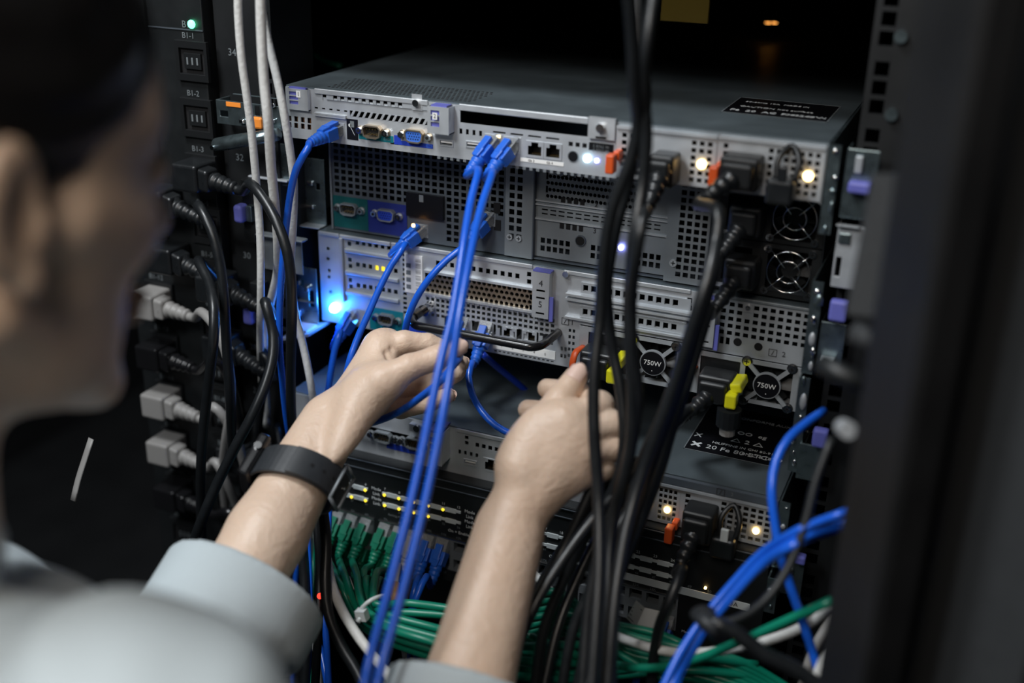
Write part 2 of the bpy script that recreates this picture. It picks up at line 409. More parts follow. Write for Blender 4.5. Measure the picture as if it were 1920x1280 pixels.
# ================================================================ server A (topmost, one unit)
Y = 0.0; A = Panel(Y); z0, z1 = -.0428, 0.0
srv = chassis('rack_server', 'topmost slim silver rack server with a blue light and two amber power lights', 'server', Y, z0, z1, 'steel_lid')
hs = []
hs += [A.r(604, 166, 760, 199)]                       # slot 1 opening
hs += [A.r(863, 205, 1104, 257)]                      # open slot 2
hs += A.row(864, 246, 901, 250, 4, .0024, .0042)
hs += A.row(936, 247.5, 1036, 260.5, 4, .0105, .0014)
hs += A.row(1070, 270, 1096, 273, 3, .0034, .0034)
hs += A.row(543, 222, 580, 226, 4, .0036, .0044) + A.row(543, 234, 580, 238, 4, .0036, .0044)
hs += A.row(593, 202.5, 648, 208, 5, .003, .0013)
x0, x1 = A.pt(656, 215)[0], A.pt(803, 230)[0]; zc_ = A.pt(730, 221)[1]; vent = (x0, x1, zc_ - .0024, zc_ + .0024); hs += [vent]
hs += [A.r(541, 163, 582, 206)]
sx0, sx1, sa, sb = A.r(591, 210, 650, 223); hs += [(sx0 + .002, sx1 - .002, sa + .0012, sb - .0012)]
hs += [A.r(732, 266, 747, 272)]
banks = [(925, 267), (960, 272), (1003, 280), (1037, 284)]
for q in banks:
    x, z = A.pt(*q); hs.append((x - .0055, x + .0055, z - .005, z + .005))
for q in ((837, 268), (887, 271)):
    x, z = A.pt(*q); hs.append((x - .0055, x + .0055, z - .002, z + .002))
rj = A.pt(633, 243); hs.append((rj[0] - .0055, rj[0] + .0055, rj[1] - .005, rj[1] + .005))
px1, _ = A.pt(1157, 300)
m = MB(); m.plate(-.217, px1, z0, z1 - .0012, Y, hs, 'steel_bright')
for k in range(13):                                    # slanted louvres
    cx = vent[0] + (vent[1] - vent[0]) * (k + .5) / 13; h = (vent[3] - vent[2]) / 2; c = (vent[2] + vent[3]) / 2
    m.obox((cx, Y + .0004, c), (.0011, 0, 0), (.0014, 0, h), (0, .0006, 0), 'steel_bright')
m.build('rear_panel', srv)
m = MB(); m.box(*A.r(605, 165, 1104, 165)[:2], Y + .03, Y + .0305, z0 + .002, z1 - .002, 'black_void'); m.build('slot_shade_sheet', srv)  # black sheet standing in for the shade inside the slots
m = MB()                                               # folded lid rim
xa, _ = A.pt(590, 150); xb, _ = A.pt(803, 180); xc, _ = A.pt(862, 195); xd, _ = A.pt(1104, 215)
m.box(xa, xb, Y - .0016, Y, z1 - .0042, z1, 'steel_bright'); m.box(xc, xd, Y - .0016, Y, z1 - .005, z1, 'steel_bright')
m.build('lid_rim', srv, bevel=.0005)
m = MB(); m.plate(*A.r(604, 166, 803, 207)[:2], A.r(604, 166, 803, 207)[2], -.0045, Y - .0009, A.row(629.5, 184.5, 751, 194, 10, .0037, .0042) + A.row(609, 174, 609.5, 188, 1, .0036, .004) + A.row(609.5, 187, 610, 187, 1, .0036, .004), 'steel', .0008)
sc = m.build('slot_cover', srv)
x, z = A.pt(783, 192); m = MB(); m.cyl((x, Y - .004, z), (0, 1, 0), .0028, .003, 'chrome', 16); m.box(x - .0045, x + .0045, Y - .0012, Y - .0009, z - .006, z + .0065, 'steel_bright'); m.build('thumb_screw', sc)
m = MB(); m.plate(sx0, sx1, sa, sb, Y - .002, [(sx0 + .002, sx1 - .002, sa + .0012, sb - .0012)], 'steel_bright', .01); m.box(sx0, sx1, Y + .008, Y + .0085, sa, sb, 'black_void'); m.build('module_slot', srv)
rj45_socket(srv, *rj, Y)
m = MB(); r = A.r(650, 222, 672, 263); m.box(r[0], r[1], Y - .0004, Y - .0001, r[2], r[3], 'label_black')
cx = (r[0] + r[1]) / 2; m.box(cx - .0018, cx + .0018, Y - .0005, Y - .0004, r[3] - .0065, r[3] - .0015, 'print_grey')
m.obox((cx, Y - .00045, r[2] + .0075), (.0005, 0, -.0005), (.002, 0, -.0035), (0, .00005, 0), 'print_white'); m.cyl((cx - .0022, Y - .0005, r[2] + .0115), (0, 1, 0), .0014, .0001, 'print_white', 10)
m.build('service_label', srv)
m = MB(); t = A.r(673, 251, 739, 268); m.box(t[0], t[1] - .0005, Y - .0003, Y - .0001, t[2], t[3] + .0015, 'teal'); m.text('IOIOI', t[1] - .006, t[2] + .0022, Y - .0004, .0028, 'print_grey'); m.build('port_sticker', srv, label='teal serial port sticker')
m = MB(); t = A.r(739, 253, 812, 279); m.box(t[0], t[1], Y - .0003, Y - .0001, t[2], t[2] + .0035, 'port_blue'); m.box(t[0], t[0] + .006, Y - .0003, Y - .0001, t[2] + .0035, t[3], 'port_blue')
m.plate(t[1] - .0055, t[1] - .001, t[2] + .0006, t[2] + .003, Y - .00045, [(t[1] - .005, t[1] - .0015, t[2] + .001, t[2] + .0026)], 'vga_blue', .0001); m.build('port_sticker', srv, label='blue monitor port sticker')
dsub(srv, *A.pt(701, 246), Y, .0165, .0105, 'black_plastic', 9, 2, 'serial_connector')
dsub(srv, *A.pt(780, 254), Y, .0165, .0105, 'vga_blue', 15, 3, 'monitor_connector')
lb = latch_block(srv, A.r(540, 163, 583, 207), Y, '1', .004, 3, 'steel_bright')
m = MB(); x, z = A.pt(565, 175); m.box(x - .002, x + .002, Y - .0045, Y - .0042, z - .0026, z + .0026, 'label_white'); m.text('1', x, z, Y - .0046, .0048, 'print_dark'); m.build('number_plate', lb)
lb = latch_block(srv, A.r(812, 194, 852, 249), Y, '2', .010, 3, 'steel_bright')
x, z = A.pt(830, 213); x -= .001; m = MB(); m.box(x - .002, x + .002, Y - .0115, Y - .0112, z - .0026, z + .0026, 'label_white'); m.text('2', x, z, Y - .0116, .0048, 'print_dark'); m.build('number_plate', lb)
for k, q in enumerate(banks): rj45_socket(srv, *A.pt(*q), Y, w=.0142, h=.0125, led=(.0045, 'led_amber') if k == 0 else None)
m = MB(); r = A.r(976, 296, 1057, 313); m.box(r[0], r[1], Y - .0004, Y - .0001, r[2] + .0005, r[2] + .0032, 'label_white'); m.text('Gb 3', r[0] + .009, r[2] + .0018, Y - .0005, .0026, 'print_dark'); m.text('Gb 4', r[0] + .024, r[2] + .0018, Y - .0005, .0026, 'print_dark'); m.build('port_label', srv)
for q in ((837, 268), (887, 271)): usb(srv, *A.pt(*q), Y)
x, z = A.pt(1075, 293); m = MB(); m.cyl((x, Y - .0006, z), (0, 1, 0), .0044, .0005, 'steel_mid', 20); m.cyl((x, Y - .0008, z), (0, 1, 0), .0038, .0003, 'black_gloss', 20); m.build('round_socket', srv)
led(srv, *A.pt(1101, 297), Y, .0027, 'led_blue_core'); led(srv, *A.pt(1119, 301), Y, .0016, 'led_violet')
m = MB(); r = A.r(1105, 266, 1150, 286); m.box(r[0], r[1], Y - .0005, Y - .0001, r[2], r[3], 'label_black')
for j in range(2): m.text('E 8762 90', (r[0] + r[1]) / 2, r[3] - .0025 - .0032 * j, Y - .0006, .0031, 'print_grey')
m.build('serial_label', srv)
m = MB(); r = A.r(1107, 217, 1155, 262); m.box(r[0], r[1], Y - .004, Y - .0001, r[2], r[3], 'steel_bright'); x, z = A.pt(1131, 237); m.cyl((x, Y - .0075, z), (0, 1, 0), .0032, .0035, 'chrome', 16); m.box(x - .004, x + .004, Y - .0045, Y - .004, r[2] + .0006, r[2] + .002, 'black_void'); m.build('screw_block', srv)
m = MB(); xs0, _ = A.pt(820, 290); xs1, _ = A.pt(1150, 330)
for k in range(26):
    x = xs0 + (xs1 - xs0) * k / 26; m.box(x, x + .0025, Y, Y + .006, z0 - .0022, z0, 'steel_mid')
m.build('edge_teeth', srv)
m = MB(); 
for q in range(4): x, z = A.pt(543 + q * 12.3, 228 + q * 1.4); m.box(x - .002, x + .002, Y + .004, Y + .006, z - .006, z + .006, 'copper')
m.build('copper_fins', srv)
def psu(parent, r, Y, plug_hole, ledp, orange, nx=13, nz=6, key='steel_bright', led_r=.0034, fx=.6):
    x0, x1, a, b = r; m = MB()
    hs = [h for h in rgrid(x0 + .003, x1 - .002, a + .002, b - .004, nx, nz, fx, fx) if not (plug_hole[0] < (h[0] + h[1]) / 2 < plug_hole[1]) and (ledp is None or abs((h[0] + h[1]) / 2 - ledp[0]) > .0045 or abs((h[2] + h[3]) / 2 - ledp[1]) > .0045)]
    m.plate(x0, x1, a, b, Y - .003, hs, key, .0008); m.box(x0, x1, Y - .0022, Y, b - .001, b, key); m.box(x0, x1, Y - .0022, Y, a, a + .001, key); m.box(x0, x0 + .0008, Y - .0022, Y, a, b, key); m.box(x1 - .0008, x1, Y - .0022, Y, a, b, key)
    m.box(x0, x1, Y - .0045, Y - .003, b - .0022, b, key)
    m.box(x0, x1, Y + .02, Y + .0205, a, b, 'black_void')
    o = m.build('power_supply', parent)
    if ledp: led(o, ledp[0], ledp[1], Y - .0032, led_r, 'led_amber')
    if orange:
        x, z = orange; m = MB(); m.box(x - .0015, x + .0035, Y - .012, Y - .003, z - .001, z + .006, 'orange_latch'); m.box(x - .0045, x + .002, Y - .020, Y - .011, z - .0095, z + .0045, 'orange_latch'); m.build('release_latch', o, bevel=.0012)
    return o
r1 = A.r(1160, 233, 1339, 352); r2 = A.r(1350, 252, 1538, 377)
gx = lambda Pn, a, b: (Pn.pt(a, 300)[0], Pn.pt(b, 300)[0])
psu(srv, r1, Y, gx(A, 1222, 1288), A.pt(1318, 306), A.pt(1162, 292), 12, 6)
psu(srv, r2, Y, gx(A, 1374, 1432), A.pt(1517, 328), A.pt(1353, 314), 13, 6)
m = MB(); m.box(r1[0] - .003, .217, Y - .001, Y + .0005, r1[3], z1 - .001, 'steel_mid'); m.box(r1[1], r2[0], Y - .001, Y + .0005, z0, r1[3], 'steel'); m.box(r2[1], .217, Y - .001, Y + .0005, z0, r1[3], 'steel'); m.build('supply_frame', srv)
m = MB()                                               # dotted vent pattern on the lid
for j in range(9):
    for k in range(34):
        x = -.182 + .0038 * (k + .5 * (j % 2)); y = .010 + .0052 * j; m.box(x - .0009, x + .0009, y - .0011, y + .0011, z1, z1 + .0002, 'black_void')
m.build('vent_dots', srv)
m = MB(); q = [PZ(1340, 210, 0), PZ(1388, 183, 0), PZ(1579, 200, 0), PZ(1552, 229, 0)]
lx0, lx1, ly0, ly1 = q[0].x + .004, min(q[3].x, .207), (q[0].y + q[3].y) / 2, (q[1].y + q[2].y) / 2
def lid_label(lx0, lx1, ly0, ly1, z, par, marks):
    m = MB(); m.box(lx0, lx1, ly0, ly1, z + .0001, z + .0003, 'label_black')
    rs = random.Random(4)
    for f in ((lx0, lx1, ly0, ly0 + .0008), (lx0, lx1, ly1 - .0008, ly1), (lx0, lx0 + .0008, ly0, ly1), (lx1 - .0008, lx1, ly0, ly1)):
        m.box(*f, z + .0003, z + .0004, 'print_grey')
    MT = lambda x, y, s=1: Matrix(((1, 0, 0, x), (0, 1, 0, y), (0, 0, 1, z + .0004), (0, 0, 0, 1)))
    W = lx1 - lx0; H = ly1 - ly0
    for u, v, s, t in marks: m.text(t, 0, 0, 0, s, 'print_white', 'LEFT', mtx=MT(lx0 + W * u, ly0 + H * v))
    return m.build('warning_label', par)
lid_label(lx0, lx1, ly0, ly1, 0.0, srv, [(.05, .2, .008, 'Fe  20  AC 100-240V'), (.1, .45, .006, 'CAUTION hot surface'), (.55, .2, .007, 'R 33118  N'), (.1, .75, .005, '50-60Hz 10A  MADE IN')])

# ================================================================ server B (second, dark two-unit)
Y = .046; B = Panel(Y); z0, z1 = -.1318, -.0470
srvb = chassis('rack_server', 'dark grey two-unit rack server with square grille under the topmost server', 'server', Y, z0, z1, 'steel_mid', x0=-.2045, body='steel_dark')
bx0, bx1 = B.pt(622, 300)[0], B.pt(1000, 300)[0]
io = [B.r(624, 364, 766, 430), B.r(765, 358, 836, 440), B.r(862, 397, 946, 470)]
io = [(a, b, c if i else z0, d) for i, (a, b, c, d) in enumerate(io)]
G = rgrid(bx0 + .001, B.pt(948, 300)[0], z0 + .003, z1 - .001, 24, 14, .66, .66)
hs = [h for h in G if not any(a - .002 < (h[0] + h[1]) / 2 < b + .002 and c - .002 < (h[2] + h[3]) / 2 < d + .002 for a, b, c, d in io + [(io[1][0], io[1][1], z0, io[1][3])])]
b1, b2 = B.pt(790, 432), B.pt(915, 410)
for x, z in (b1, b2): hs.append((x - .0055, x + .0055, z - .005, z + .005))
m = MB(); xe = B.pt(950, 300)[0]; m.plate(bx0 - .001, xe, z0, z1, Y, hs, 'steel_dark'); m.box(bx0 - .0015, bx0, Y - .002, Y, z0, z1, 'steel_mid'); m.build('grille_panel', srvb)
x1b = B.pt(1000, 380)[0]; r = B.r(955, 312, 981, 434)
m = MB(); m.plate(xe, x1b, z0, z1, Y - .001, rgrid(r[0], r[1], z0 + .014, z1 - .002, 2, 10, .66, .66), 'steel_mid')
for q in ((957, 443), (974, 446)): x, z = B.pt(*q); screw(m, x, z, Y - .001, .0026, 'steel')
m.box(x1b, x1b + .001, Y - .001, Y + .012, z0, z1, 'steel_dark'); m.build('grille_strip', srvb)
m = MB(); r = B.r(625, 365, 691, 421); m.box(bx0, r[1], Y - .0006, Y - .0001, z0 + .002, r[3], 'teal_dark'); m.build('port_sticker', srvb, label='dark teal serial port plate')
m = MB(); r2_ = B.r(691, 372, 760, 425); m.box(r[1] + .0002, r2_[1] + .002, Y - .0006, Y - .0001, z0 + .002, r[3], 'port_blue_dark'); m.build('port_sticker', srvb, label='dark blue monitor port plate')
dsub(srvb, *B.pt(657, 391), Y - .0005, .017, .0105, 'black_plastic', 9, 2, 'serial_connector', shell='steel_mid')
dsub(srvb, *B.pt(727, 402), Y - .0005, .017, .0105, 'port_blue', 15, 3, 'monitor_connector', shell='steel_mid')
m = MB(); r = B.r(765, 358, 834, 412); m.box(r[0], r[1], Y - .004, Y - .0001, r[2], r[3], 'label_black'); x, z = B.pt(794, 370); m.box(x - .002, x + .002, Y - .0042, Y - .004, z - .003, z + .003, 'print_grey'); m.build('service_label', srvb)
rj45_socket(srvb, *b1, Y, metal='steel'); rj45_socket(srvb, *b2, Y, metal='steel')
m = MB()
for k in range(2): x, z = B.pt(932 + k * 1, 390 + 32 * k); m.box(x - .003, x + .003, Y - .0005, Y + .0001, z - .0045, z + .0045, 'black_void')
m.build('spare_window', srvb)
# expansion cards
cx0, cx1 = x1b + .001, B.pt(1250, 450)[0]; zc = (z1 - z0)
m = MB(); hs = []
x, z = B.pt(1022, 360); xr, _ = B.pt(1200, 372); zA = B.pt(1110, 362)[1]
hs.append((B.pt(1020, 355)[0], B.pt(1215, 372)[0], zA - .011, zA + .011))
zB = B.pt(1110, 412)[1]
hs += rgrid(B.pt(1010, 405)[0], B.pt(1238, 430)[0], zB - .0035, zB + .0035, 14, 2, .7, .35)
zC = B.pt(1060, 448)[1]
hs += [h for h in rgrid(cx0 + .004, cx1 - .004, z0 + .006, z0 + .0195, 19, 2, .68, .68) if abs((h[0] + h[1]) / 2 - B.pt(1086, 453)[0]) > .006 and abs((h[0] + h[1]) / 2 - B.pt(1162, 466)[0]) > .006]
m.plate(cx0, cx1, z0 + .002, z1 - .001, Y + .004, hs, 'steel_mid')
m.perf(hs[0][0], hs[0][1] - .003, hs[0][2], hs[0][3], Y + .0041, 24, 4, .0016, 'steel_mid')
for zz in (zA + .0125, zA - .0125, zB + .006, zB - .006): m.box(cx0, cx1, Y + .002, Y + .004, zz - .0006, zz + .0006, 'steel')
m.build('expansion_panel', srvb)
m = MB()
for t_, q in (('1', (1120, 337)), ('2', (1115, 386)), ('3', (1112, 435))):
    x, z = B.pt(*q); m.text(t_, x, z, Y + .0034, .006, 'print_dark')
    for k in range(4): m.box(x - .03 + k * .0055, x - .0265 + k * .0055, Y + .0034, Y + .0039, z - .002, z + .0025, 'black_void')
m.build('slot_marking', srvb)
x, z = B.pt(1086, 453); m = MB(); m.cyl((x, Y + .002, z), (0, 1, 0), .0045, .002, 'steel_dark', 20); m.cyl((x, Y + .0018, z), (0, 1, 0), .0038, .0005, 'black_void', 18); m.build('round_socket', srvb)
led(srvb, *B.pt(1162, 466), Y + .003, .0024, 'led_violet')
x2b = B.pt(1330, 450)[0]; m = MB(); r = B.r(1273, 362, 1330, 500)
m.plate(cx1, x2b, z0, z1, Y - .002, rgrid(B.pt(1274, 400)[0], x2b - .001, z0 + .004, z1 - .003, 4, 13, .68, .66), 'steel_mid'); x, z = B.pt(1264, 491); screw(m, x, z, Y - .002, .003, 'steel'); m.build('grille_strip', srvb)
def fan(parent, x, z, Y, R, guard='wire', name='fan'):
    m = MB()
    for k in range(7):
        a = k * 2 * math.pi / 7; c, s = math.cos(a), math.sin(a)
        m.obox((x + c * R * .62, Y + .008, z + s * R * .62), (c * R * .32, .0, s * R * .32), (-s * R * .22, .003, c * R * .22), (0, .0006, 0), 'black_plastic')
    m.cyl((x, Y + .004, z), (0, 1, 0), R * .38, .008, 'black_plastic', 20)
    m.build('fan_rotor', parent, smooth=False)
    m = MB()
    if guard == 'wire':
        for rr in (R * .98, R * .52):
            m.tube([(x + rr * math.cos(t * math.pi / 16), Y - .002, z + rr * math.sin(t * math.pi / 16)) for t in range(33)], .0006, 'chrome', 6, False)
        for a in (.8, 2.3, 3.95, 5.5):
            c, s = math.cos(a), math.sin(a); m.tube([(x + c * R * .25, Y - .0022, z + s * R * .25), (x + c * R * 1.25, Y - .0022, z + s * R * 1.25)], .0006, 'chrome', 6)
        m.build('fan_guard', parent)
x3b = .2165
for k in range(2):
    za, zb = (z0 + zc / 2 + .001, z1 - .001) if k == 0 else (z0 + .001, z0 + zc / 2)
    m = MB(); fx_, fz_ = (B.pt(1493, 396) if k == 0 else B.pt(1480, 497)); fz_ = (za + zb) / 2
    m.plate(x2b + .001, x3b, za, zb, Y - .002, [(fx_ - .0165, fx_ + .0165, fz_ - .017, fz_ + .017), (x2b + .012, x2b + .034, za + .008, zb - .006)], 'black_metal', .001)
    m.box(x2b + .001, x3b, Y + .02, Y + .021, za, zb, 'black_void'); m.box(x2b + .004, x2b + .016, Y - .0035, Y - .002, za + .002, za + .005, 'steel')
    for sx, sz in ((-1, -1), (1, 1), (-1, 1), (1, -1)): screw(m, fx_ + sx * .0165, fz_ + sz * .0165, Y - .002, .003, 'chrome')
    o = m.build('power_supply', srvb); fan(o, fx_, fz_, Y, .0165)

# ================================================================ server C (third, silver two-unit)
Y = .038; Cc = Panel(Y); z0, z1 = -.2190, -.1334
srvc = chassis('rack_server', 'silver two-unit rack server with numbered slots 4 to 7 and 750W supplies', 'server', Y, z0, z1, 'steel_lid', body='steel')
pt = Cc.pt; xm0 = pt(753, 560)[0]; xm1 = pt(1048, 600)[0]; x67 = pt(1312, 600)[0]
hs = []
rowz = []
for (a, b, c, d) in ((680 / 4 + 500, 400 + 55, 741, 465.5), (671, 497, 742, 507), (672, 535, 742, 547)):
    hs += Cc.row(a, b, c, d, 7, .0036, .0042)
zz = [Cc.row(*q, 1, .0036, .004)[0] for q in ((654, 443, 654, 443), (655, 457, 655, 457), (656, 487, 656, 487), (657, 499, 657, 499), (657, 525, 657, 525), (658, 537, 658, 537))]
hs += zz
hs += [Cc.row(*q, 1, .003, .003)[0] for q in ((615, 466, 615, 466), (615, 485, 615, 485), (617, 507, 617, 507), (617, 519, 617, 519), (620, 547, 620, 547))]
rjc = pt(662, 591); hs.append((rjc[0] - .0055, rjc[0] + .0055, rjc[1] - .005, rjc[1] + .005))
m = MB(); m.plate(-.217, xm0, z0, z1 - .0012, Y, hs, 'steel'); m.build('rear_panel', srvc)
m = MB()
for py in (476, 517, 555):                      # slot ridges
    x, z = pt(700, py); m.box(pt(648, 470)[0], xm0 - .002, Y - .003, Y - .0001, z - .0018, z + .0018, 'steel')
m.box(pt(640, 500)[0], pt(646, 500)[0], Y - .003, Y - .0001, z0 + .022, z1 - .003, 'steel'); m.build('slot_ridges', srvc, bevel=.0008)
m = MB(); h = Cc.row(671, 497, 742, 507, 7, .0036, .0042); m.box(h[3][0] - .0008, h[4][1] + .0006, Y + .003, Y + .004, h[3][2] - .001, h[3][3] + .001, 'led_yellow'); m.build('status_light', srvc, label='yellow light inside the slot cover')
x, z = pt(631, 575); m = MB(); m.ball((x, Y - .003, z), .0046, 'led_blue', 16); m.ball((x, Y - .0062, z), .003, 'led_blue_core', 14); m.build('locator_light', srvc, label='bright blue locator light')
bl = bpy.data.lights.new('locator_glow', 'POINT'); bl.color = (.0, .16, 1.0); bl.energy = .085; bl.shadow_soft_size = .004; bo = bpy.data.objects.new('locator_glow', bl); COL.objects.link(bo); bo.location = (x - .002, Y - .014, z)
rj45_socket(srvc, *rjc, Y)
m = MB(); r = Cc.r(693, 576, 757, 622); m.box(r[0], r[1], Y - .0006, Y - .0001, z0 + .001, r[3] + .001, 'teal'); m.build('port_sticker', srvc, label='teal serial port plate')
dsub(srvc, *pt(727, 597), Y - .0005, .0155, .010, 'black_plastic', 9, 2, 'serial_connector', shell='steel_mid')
m = MB(); r = Cc.r(766, 600, 800, 640); m.box(r[0], r[1], Y - .0006, Y - .0001, z0 + .001, z0 + .014, 'port_blue'); m.build('port_sticker', srvc, label='blue monitor port plate')
# middle section
hs = []
hs += Cc.row(821, 491, 970, 519.5, 12, .0037, .0044)
hs += [Cc.row(*q, 1, .0037, .004)[0] for q in ((992, 514, 992, 514), (992, 528, 992, 528))]
pr = (pt(797, 530)[0], pt(1000, 560)[0]); zb_ = (pt(900, 546)[1]); hs.append((pr[0], pr[1], zb_ - .0095, zb_ + .0095))
gz1 = zb_ - .0125; hs += rgrid(pr[0], xm1 - .003, gz1 - .019, gz1, 25, 4, .64, .62)
hs += rgrid(xm0 + .0008, xm0 + .006, z0 + .02, z1 - .008, 1, 13, .7, .62)
for q in ((820, 622), (873, 618), (913, 625)): pass
hs += rgrid(pt(830, 640)[0], pt(1040, 660)[0], z0 + .0165, z0 + .0265, 8, 1, .72, .9)
hs += rgrid(pt(925, 660)[0], pt(1040, 670)[0], z0 + .0015, z0 + .003, 14, 1, .6, 1)
m = MB(); m.plate(xm0, xm1, z0, z1 - .0012, Y, hs, 'steel_bright'); m.build('rear_panel', srvc)
m = MB(); m.perf(pr[0], pr[1] - .0035, zb_ - .0095, zb_ + .0095, Y + .0005, 21, 4, .0018, 'brass', .002); m.build('card_grille', srvc, label='brass coloured honeycomb grille')
m = MB()
for k in range(22): x = pr[0] + (pr[1] - pr[0]) * k / 22; m.box(x, x + .0014, Y - .0015, Y - .0001, zb_ - .0128, zb_ - .0098, 'steel_bright')
for zz_ in (zb_ + .0105, zb_ - .0098): m.box(pr[0], pr[1], Y - .003, Y - .0001, zz_ - .0008, zz_ + .0012, 'steel_bright')
m.build('card_rails', srvc)
for q in ((868, 643), (912, 651), (955, 655), (992, 662)):
    x, z = pt(*q); rj45_socket(srvc, x, z0 + .0215 if q[0] > 900 else z0 + .0215, Y - .0004, w=.0135, h=.0095)
m = MB(); x0_, x1_ = pt(925, 655)[0], xm1 - .002; m.box(x0_, x1_, Y - .0005, Y - .0001, z0 + .0045, z0 + .012, 'label_white')
for k in range(5): m.text(str(k + 1), x0_ + .008 + k * .01, z0 + .008, Y - .0006, .003, 'print_dark')
m.build('port_label', srvc)
m = MB(); r = Cc.r(759, 475, 793, 552); m.box(r[0], r[1], Y - .0008, Y - .0001, r[2], r[3], 'label_white')
for k in range(26):
    z = r[3] - .003 - k * .0011
    if k % 5 != 3: m.box(r[1] - .0065, r[1] - .0015, Y - .0009, Y - .0008, z - (.0004 if k % 3 else .0002), z, 'print_dark')
for k in range(4): m.box(r[0] + .0015, r[0] + .006, Y - .0009, Y - .0008, r[3] - .012 - k * .0065, r[3] - .008 - k * .0065, 'print_grey')
m.build('barcode_label', srvc)
# lid lip of C
m = MB()
for a, b in ((600, 640), (640, 735), (735, 1000), (1060, 1300)): m.box(pt(a, 470)[0], pt(b, 510)[0] - .0005, Y - (.0015 if a != 640 else .0025), Y, z1 - .0035, z1, 'steel_bright')
m.box(x67 + .003, .217, Y - .0015, Y, z1 - .0025, z1, 'steel_mid'); m.build('lid_rim', srvc, bevel=.0005)
# handles 4/5 and 6/7
def tall(rr, a, b, side):
    x0, x1, za, zb = rr; m = MB(); h = zb - za
    hs = [(x0 + .0035, x1 - .0035, za + h * f, za + h * (f + .045)) for f in (.08, .42, .58)]
    m.plate(x0, x1, za, zb, Y - .008, hs, 'steel_bright', .0008); m.box(x0, x0 + .0008, Y - .0072, Y - .0001, za, zb, 'steel_bright'); m.box(x1 - .0008, x1, Y - .0072, Y - .0001, za, zb, 'steel_bright')
    m.box(x0 + .001, x1 - .001, Y - .004, Y - .003, za, zb, 'black_void'); o = m.build('riser_handle', srvc)
    m = MB(); m.text(a, (x0 + x1) / 2, zb - h * .24, Y - .0083, .0075, 'print_dark'); m.text(b, (x0 + x1) / 2, za + h * .30, Y - .0083, .0075, 'print_dark'); m.build('lettering', o)
    m = MB(); m.box(x0, x1 + .001, Y - .008, Y - .001, zb + .0002, zb + .0015, 'touch_purple'); m.build('touch_point', o); m = MB(); m.box(x1 + .0002, x1 + .0035, Y - .007, Y - .005, za - .002, za + h * .48, 'touch_purple'); m.build('touch_point', o)
r = Cc.r(1006, 510, 1034, 597); tall((r[0], r[1], r[2] + .002, z1 - .003), '4', '5', 1)
r = Cc.r(1316, 560, 1340, 650); tall((r[0], r[1], r[2] + .002, z1 - .003), '6', '7', 1)
# right-middle section: slots 6 and 7
hs = []; hs += Cc.row(1099, 538, 1267, 568, 12, .0042, .0052); hs += Cc.row(1098, 583, 1264, 613, 12, .0042, .0052)
hs += [Cc.row(*q, 1, .004, .0042)[0] for q in ((1293, 563, 1293, 563), (1292, 577, 1292, 577), (1291, 607, 1291, 607))]
zP = pt(1090, 618)[1] - .004; zP = z0 + .0405
hs += rgrid(pt(1064, 640)[0], pt(1079, 640)[0], z0 + .008, z0 + .036, 2, 5, .6, .55) + rgrid(pt(1050, 650)[0], pt(1064, 650)[0], z0 + .006, z0 + .019, 2, 2, .6, .55)
xp0 = pt(1087, 640)[0]; xp1 = pt(1290, 660)[0]
hs.append((xp0, xp1, z0, zP))
m = MB(); m.plate(xm1, x67 + .001, z0, z1 - .0012, Y, hs, 'steel_bright')
x, z = pt(1063, 512); m.cyl((x, Y - .004, z), (0, 1, 0), .0026, .004, 'chrome', 12)
m.build('rear_panel', srvc)
zr = Cc.row(1099, 538, 1267, 568, 12, .0042, .0052)[0]; zs_ = Cc.row(1098, 583, 1264, 613, 12, .0042, .0052)[0]
m = MB()
for z in (zr[2] - .0045, zr[2] - .0085, zs_[2] - .004): m.box(xm1 + .006, x67 - .003, Y - .004, Y - .0001, z - .0009, z + .0009, 'steel_bright')
for zz_ in (zr, zs_): m.plate(pt(1090, 540)[0], x67 - .008, zz_[2] - .002, zz_[3] + .002, Y - .0012, Cc.row(1099, 538, 1267, 568, 12, .0042, .0052) if zz_ is zr else Cc.row(1098, 583, 1264, 613, 12, .0042, .0052), 'steel', .001)
m.build('slot_ridges', srvc)
m = MB(); x, z = pt(1060, 602)
def bolt_icon(m, x, z, Y):
    m.plate(x - .0032, x + .0032, z - .003, z + .003, Y - .0004, [(x - .0028, x + .0028, z - .0026, z + .0026)], 'print_dark', .0002)
    m.obox((x, Y - .0003, z), (.0003, 0, .0001), (.0008, 0, .0018), (0, .0001, 0), 'print_dark')
bolt_icon(m, x, z, Y); m.text('1', x + .0062, z - .0004, Y - .0003, .0055, 'print_dark')
x, z = pt(1449, 661); bolt_icon(m, x, z, Y); m.text('2', x + .0085, z, Y - .0003, .006, 'print_dark'); m.build('lettering', srvc)
# right grille
hs = [h for h in rgrid(pt(1347, 600)[0], .2155, z0 + .052, z1 - .004, 11, 5, .62, .6)]
hs = [h for h in hs if not (abs((h[0] + h[1]) / 2 - pt(1404, 572)[0]) < .005 and h[3] > z1 - .014)]
hs += rgrid(pt(1347, 640)[0], pt(1370, 640)[0], z0 + .044, z0 + .052, 2, 1, .62, .75)
m = MB(); m.plate(x67 + .001, .217, z0 + .0375, z1 - .0012, Y, hs, 'steel')
for q in ((1383, 641), (1422, 650)): x, z = pt(*q); m.cyl((x, Y - .0002, z), (0, 1, 0), .0033, .0003, 'black_void', 16)
x, z = pt(1404, 571); m.cyl((x, Y - .003, z1 - .0065), (0, 1, 0), .0018, .003, 'chrome', 12); m.box(x - .004, x + .004, Y - .0008, Y - .0001, z1 - .011, z1 - .003, 'steel'); m.build('grille_panel', srvc)
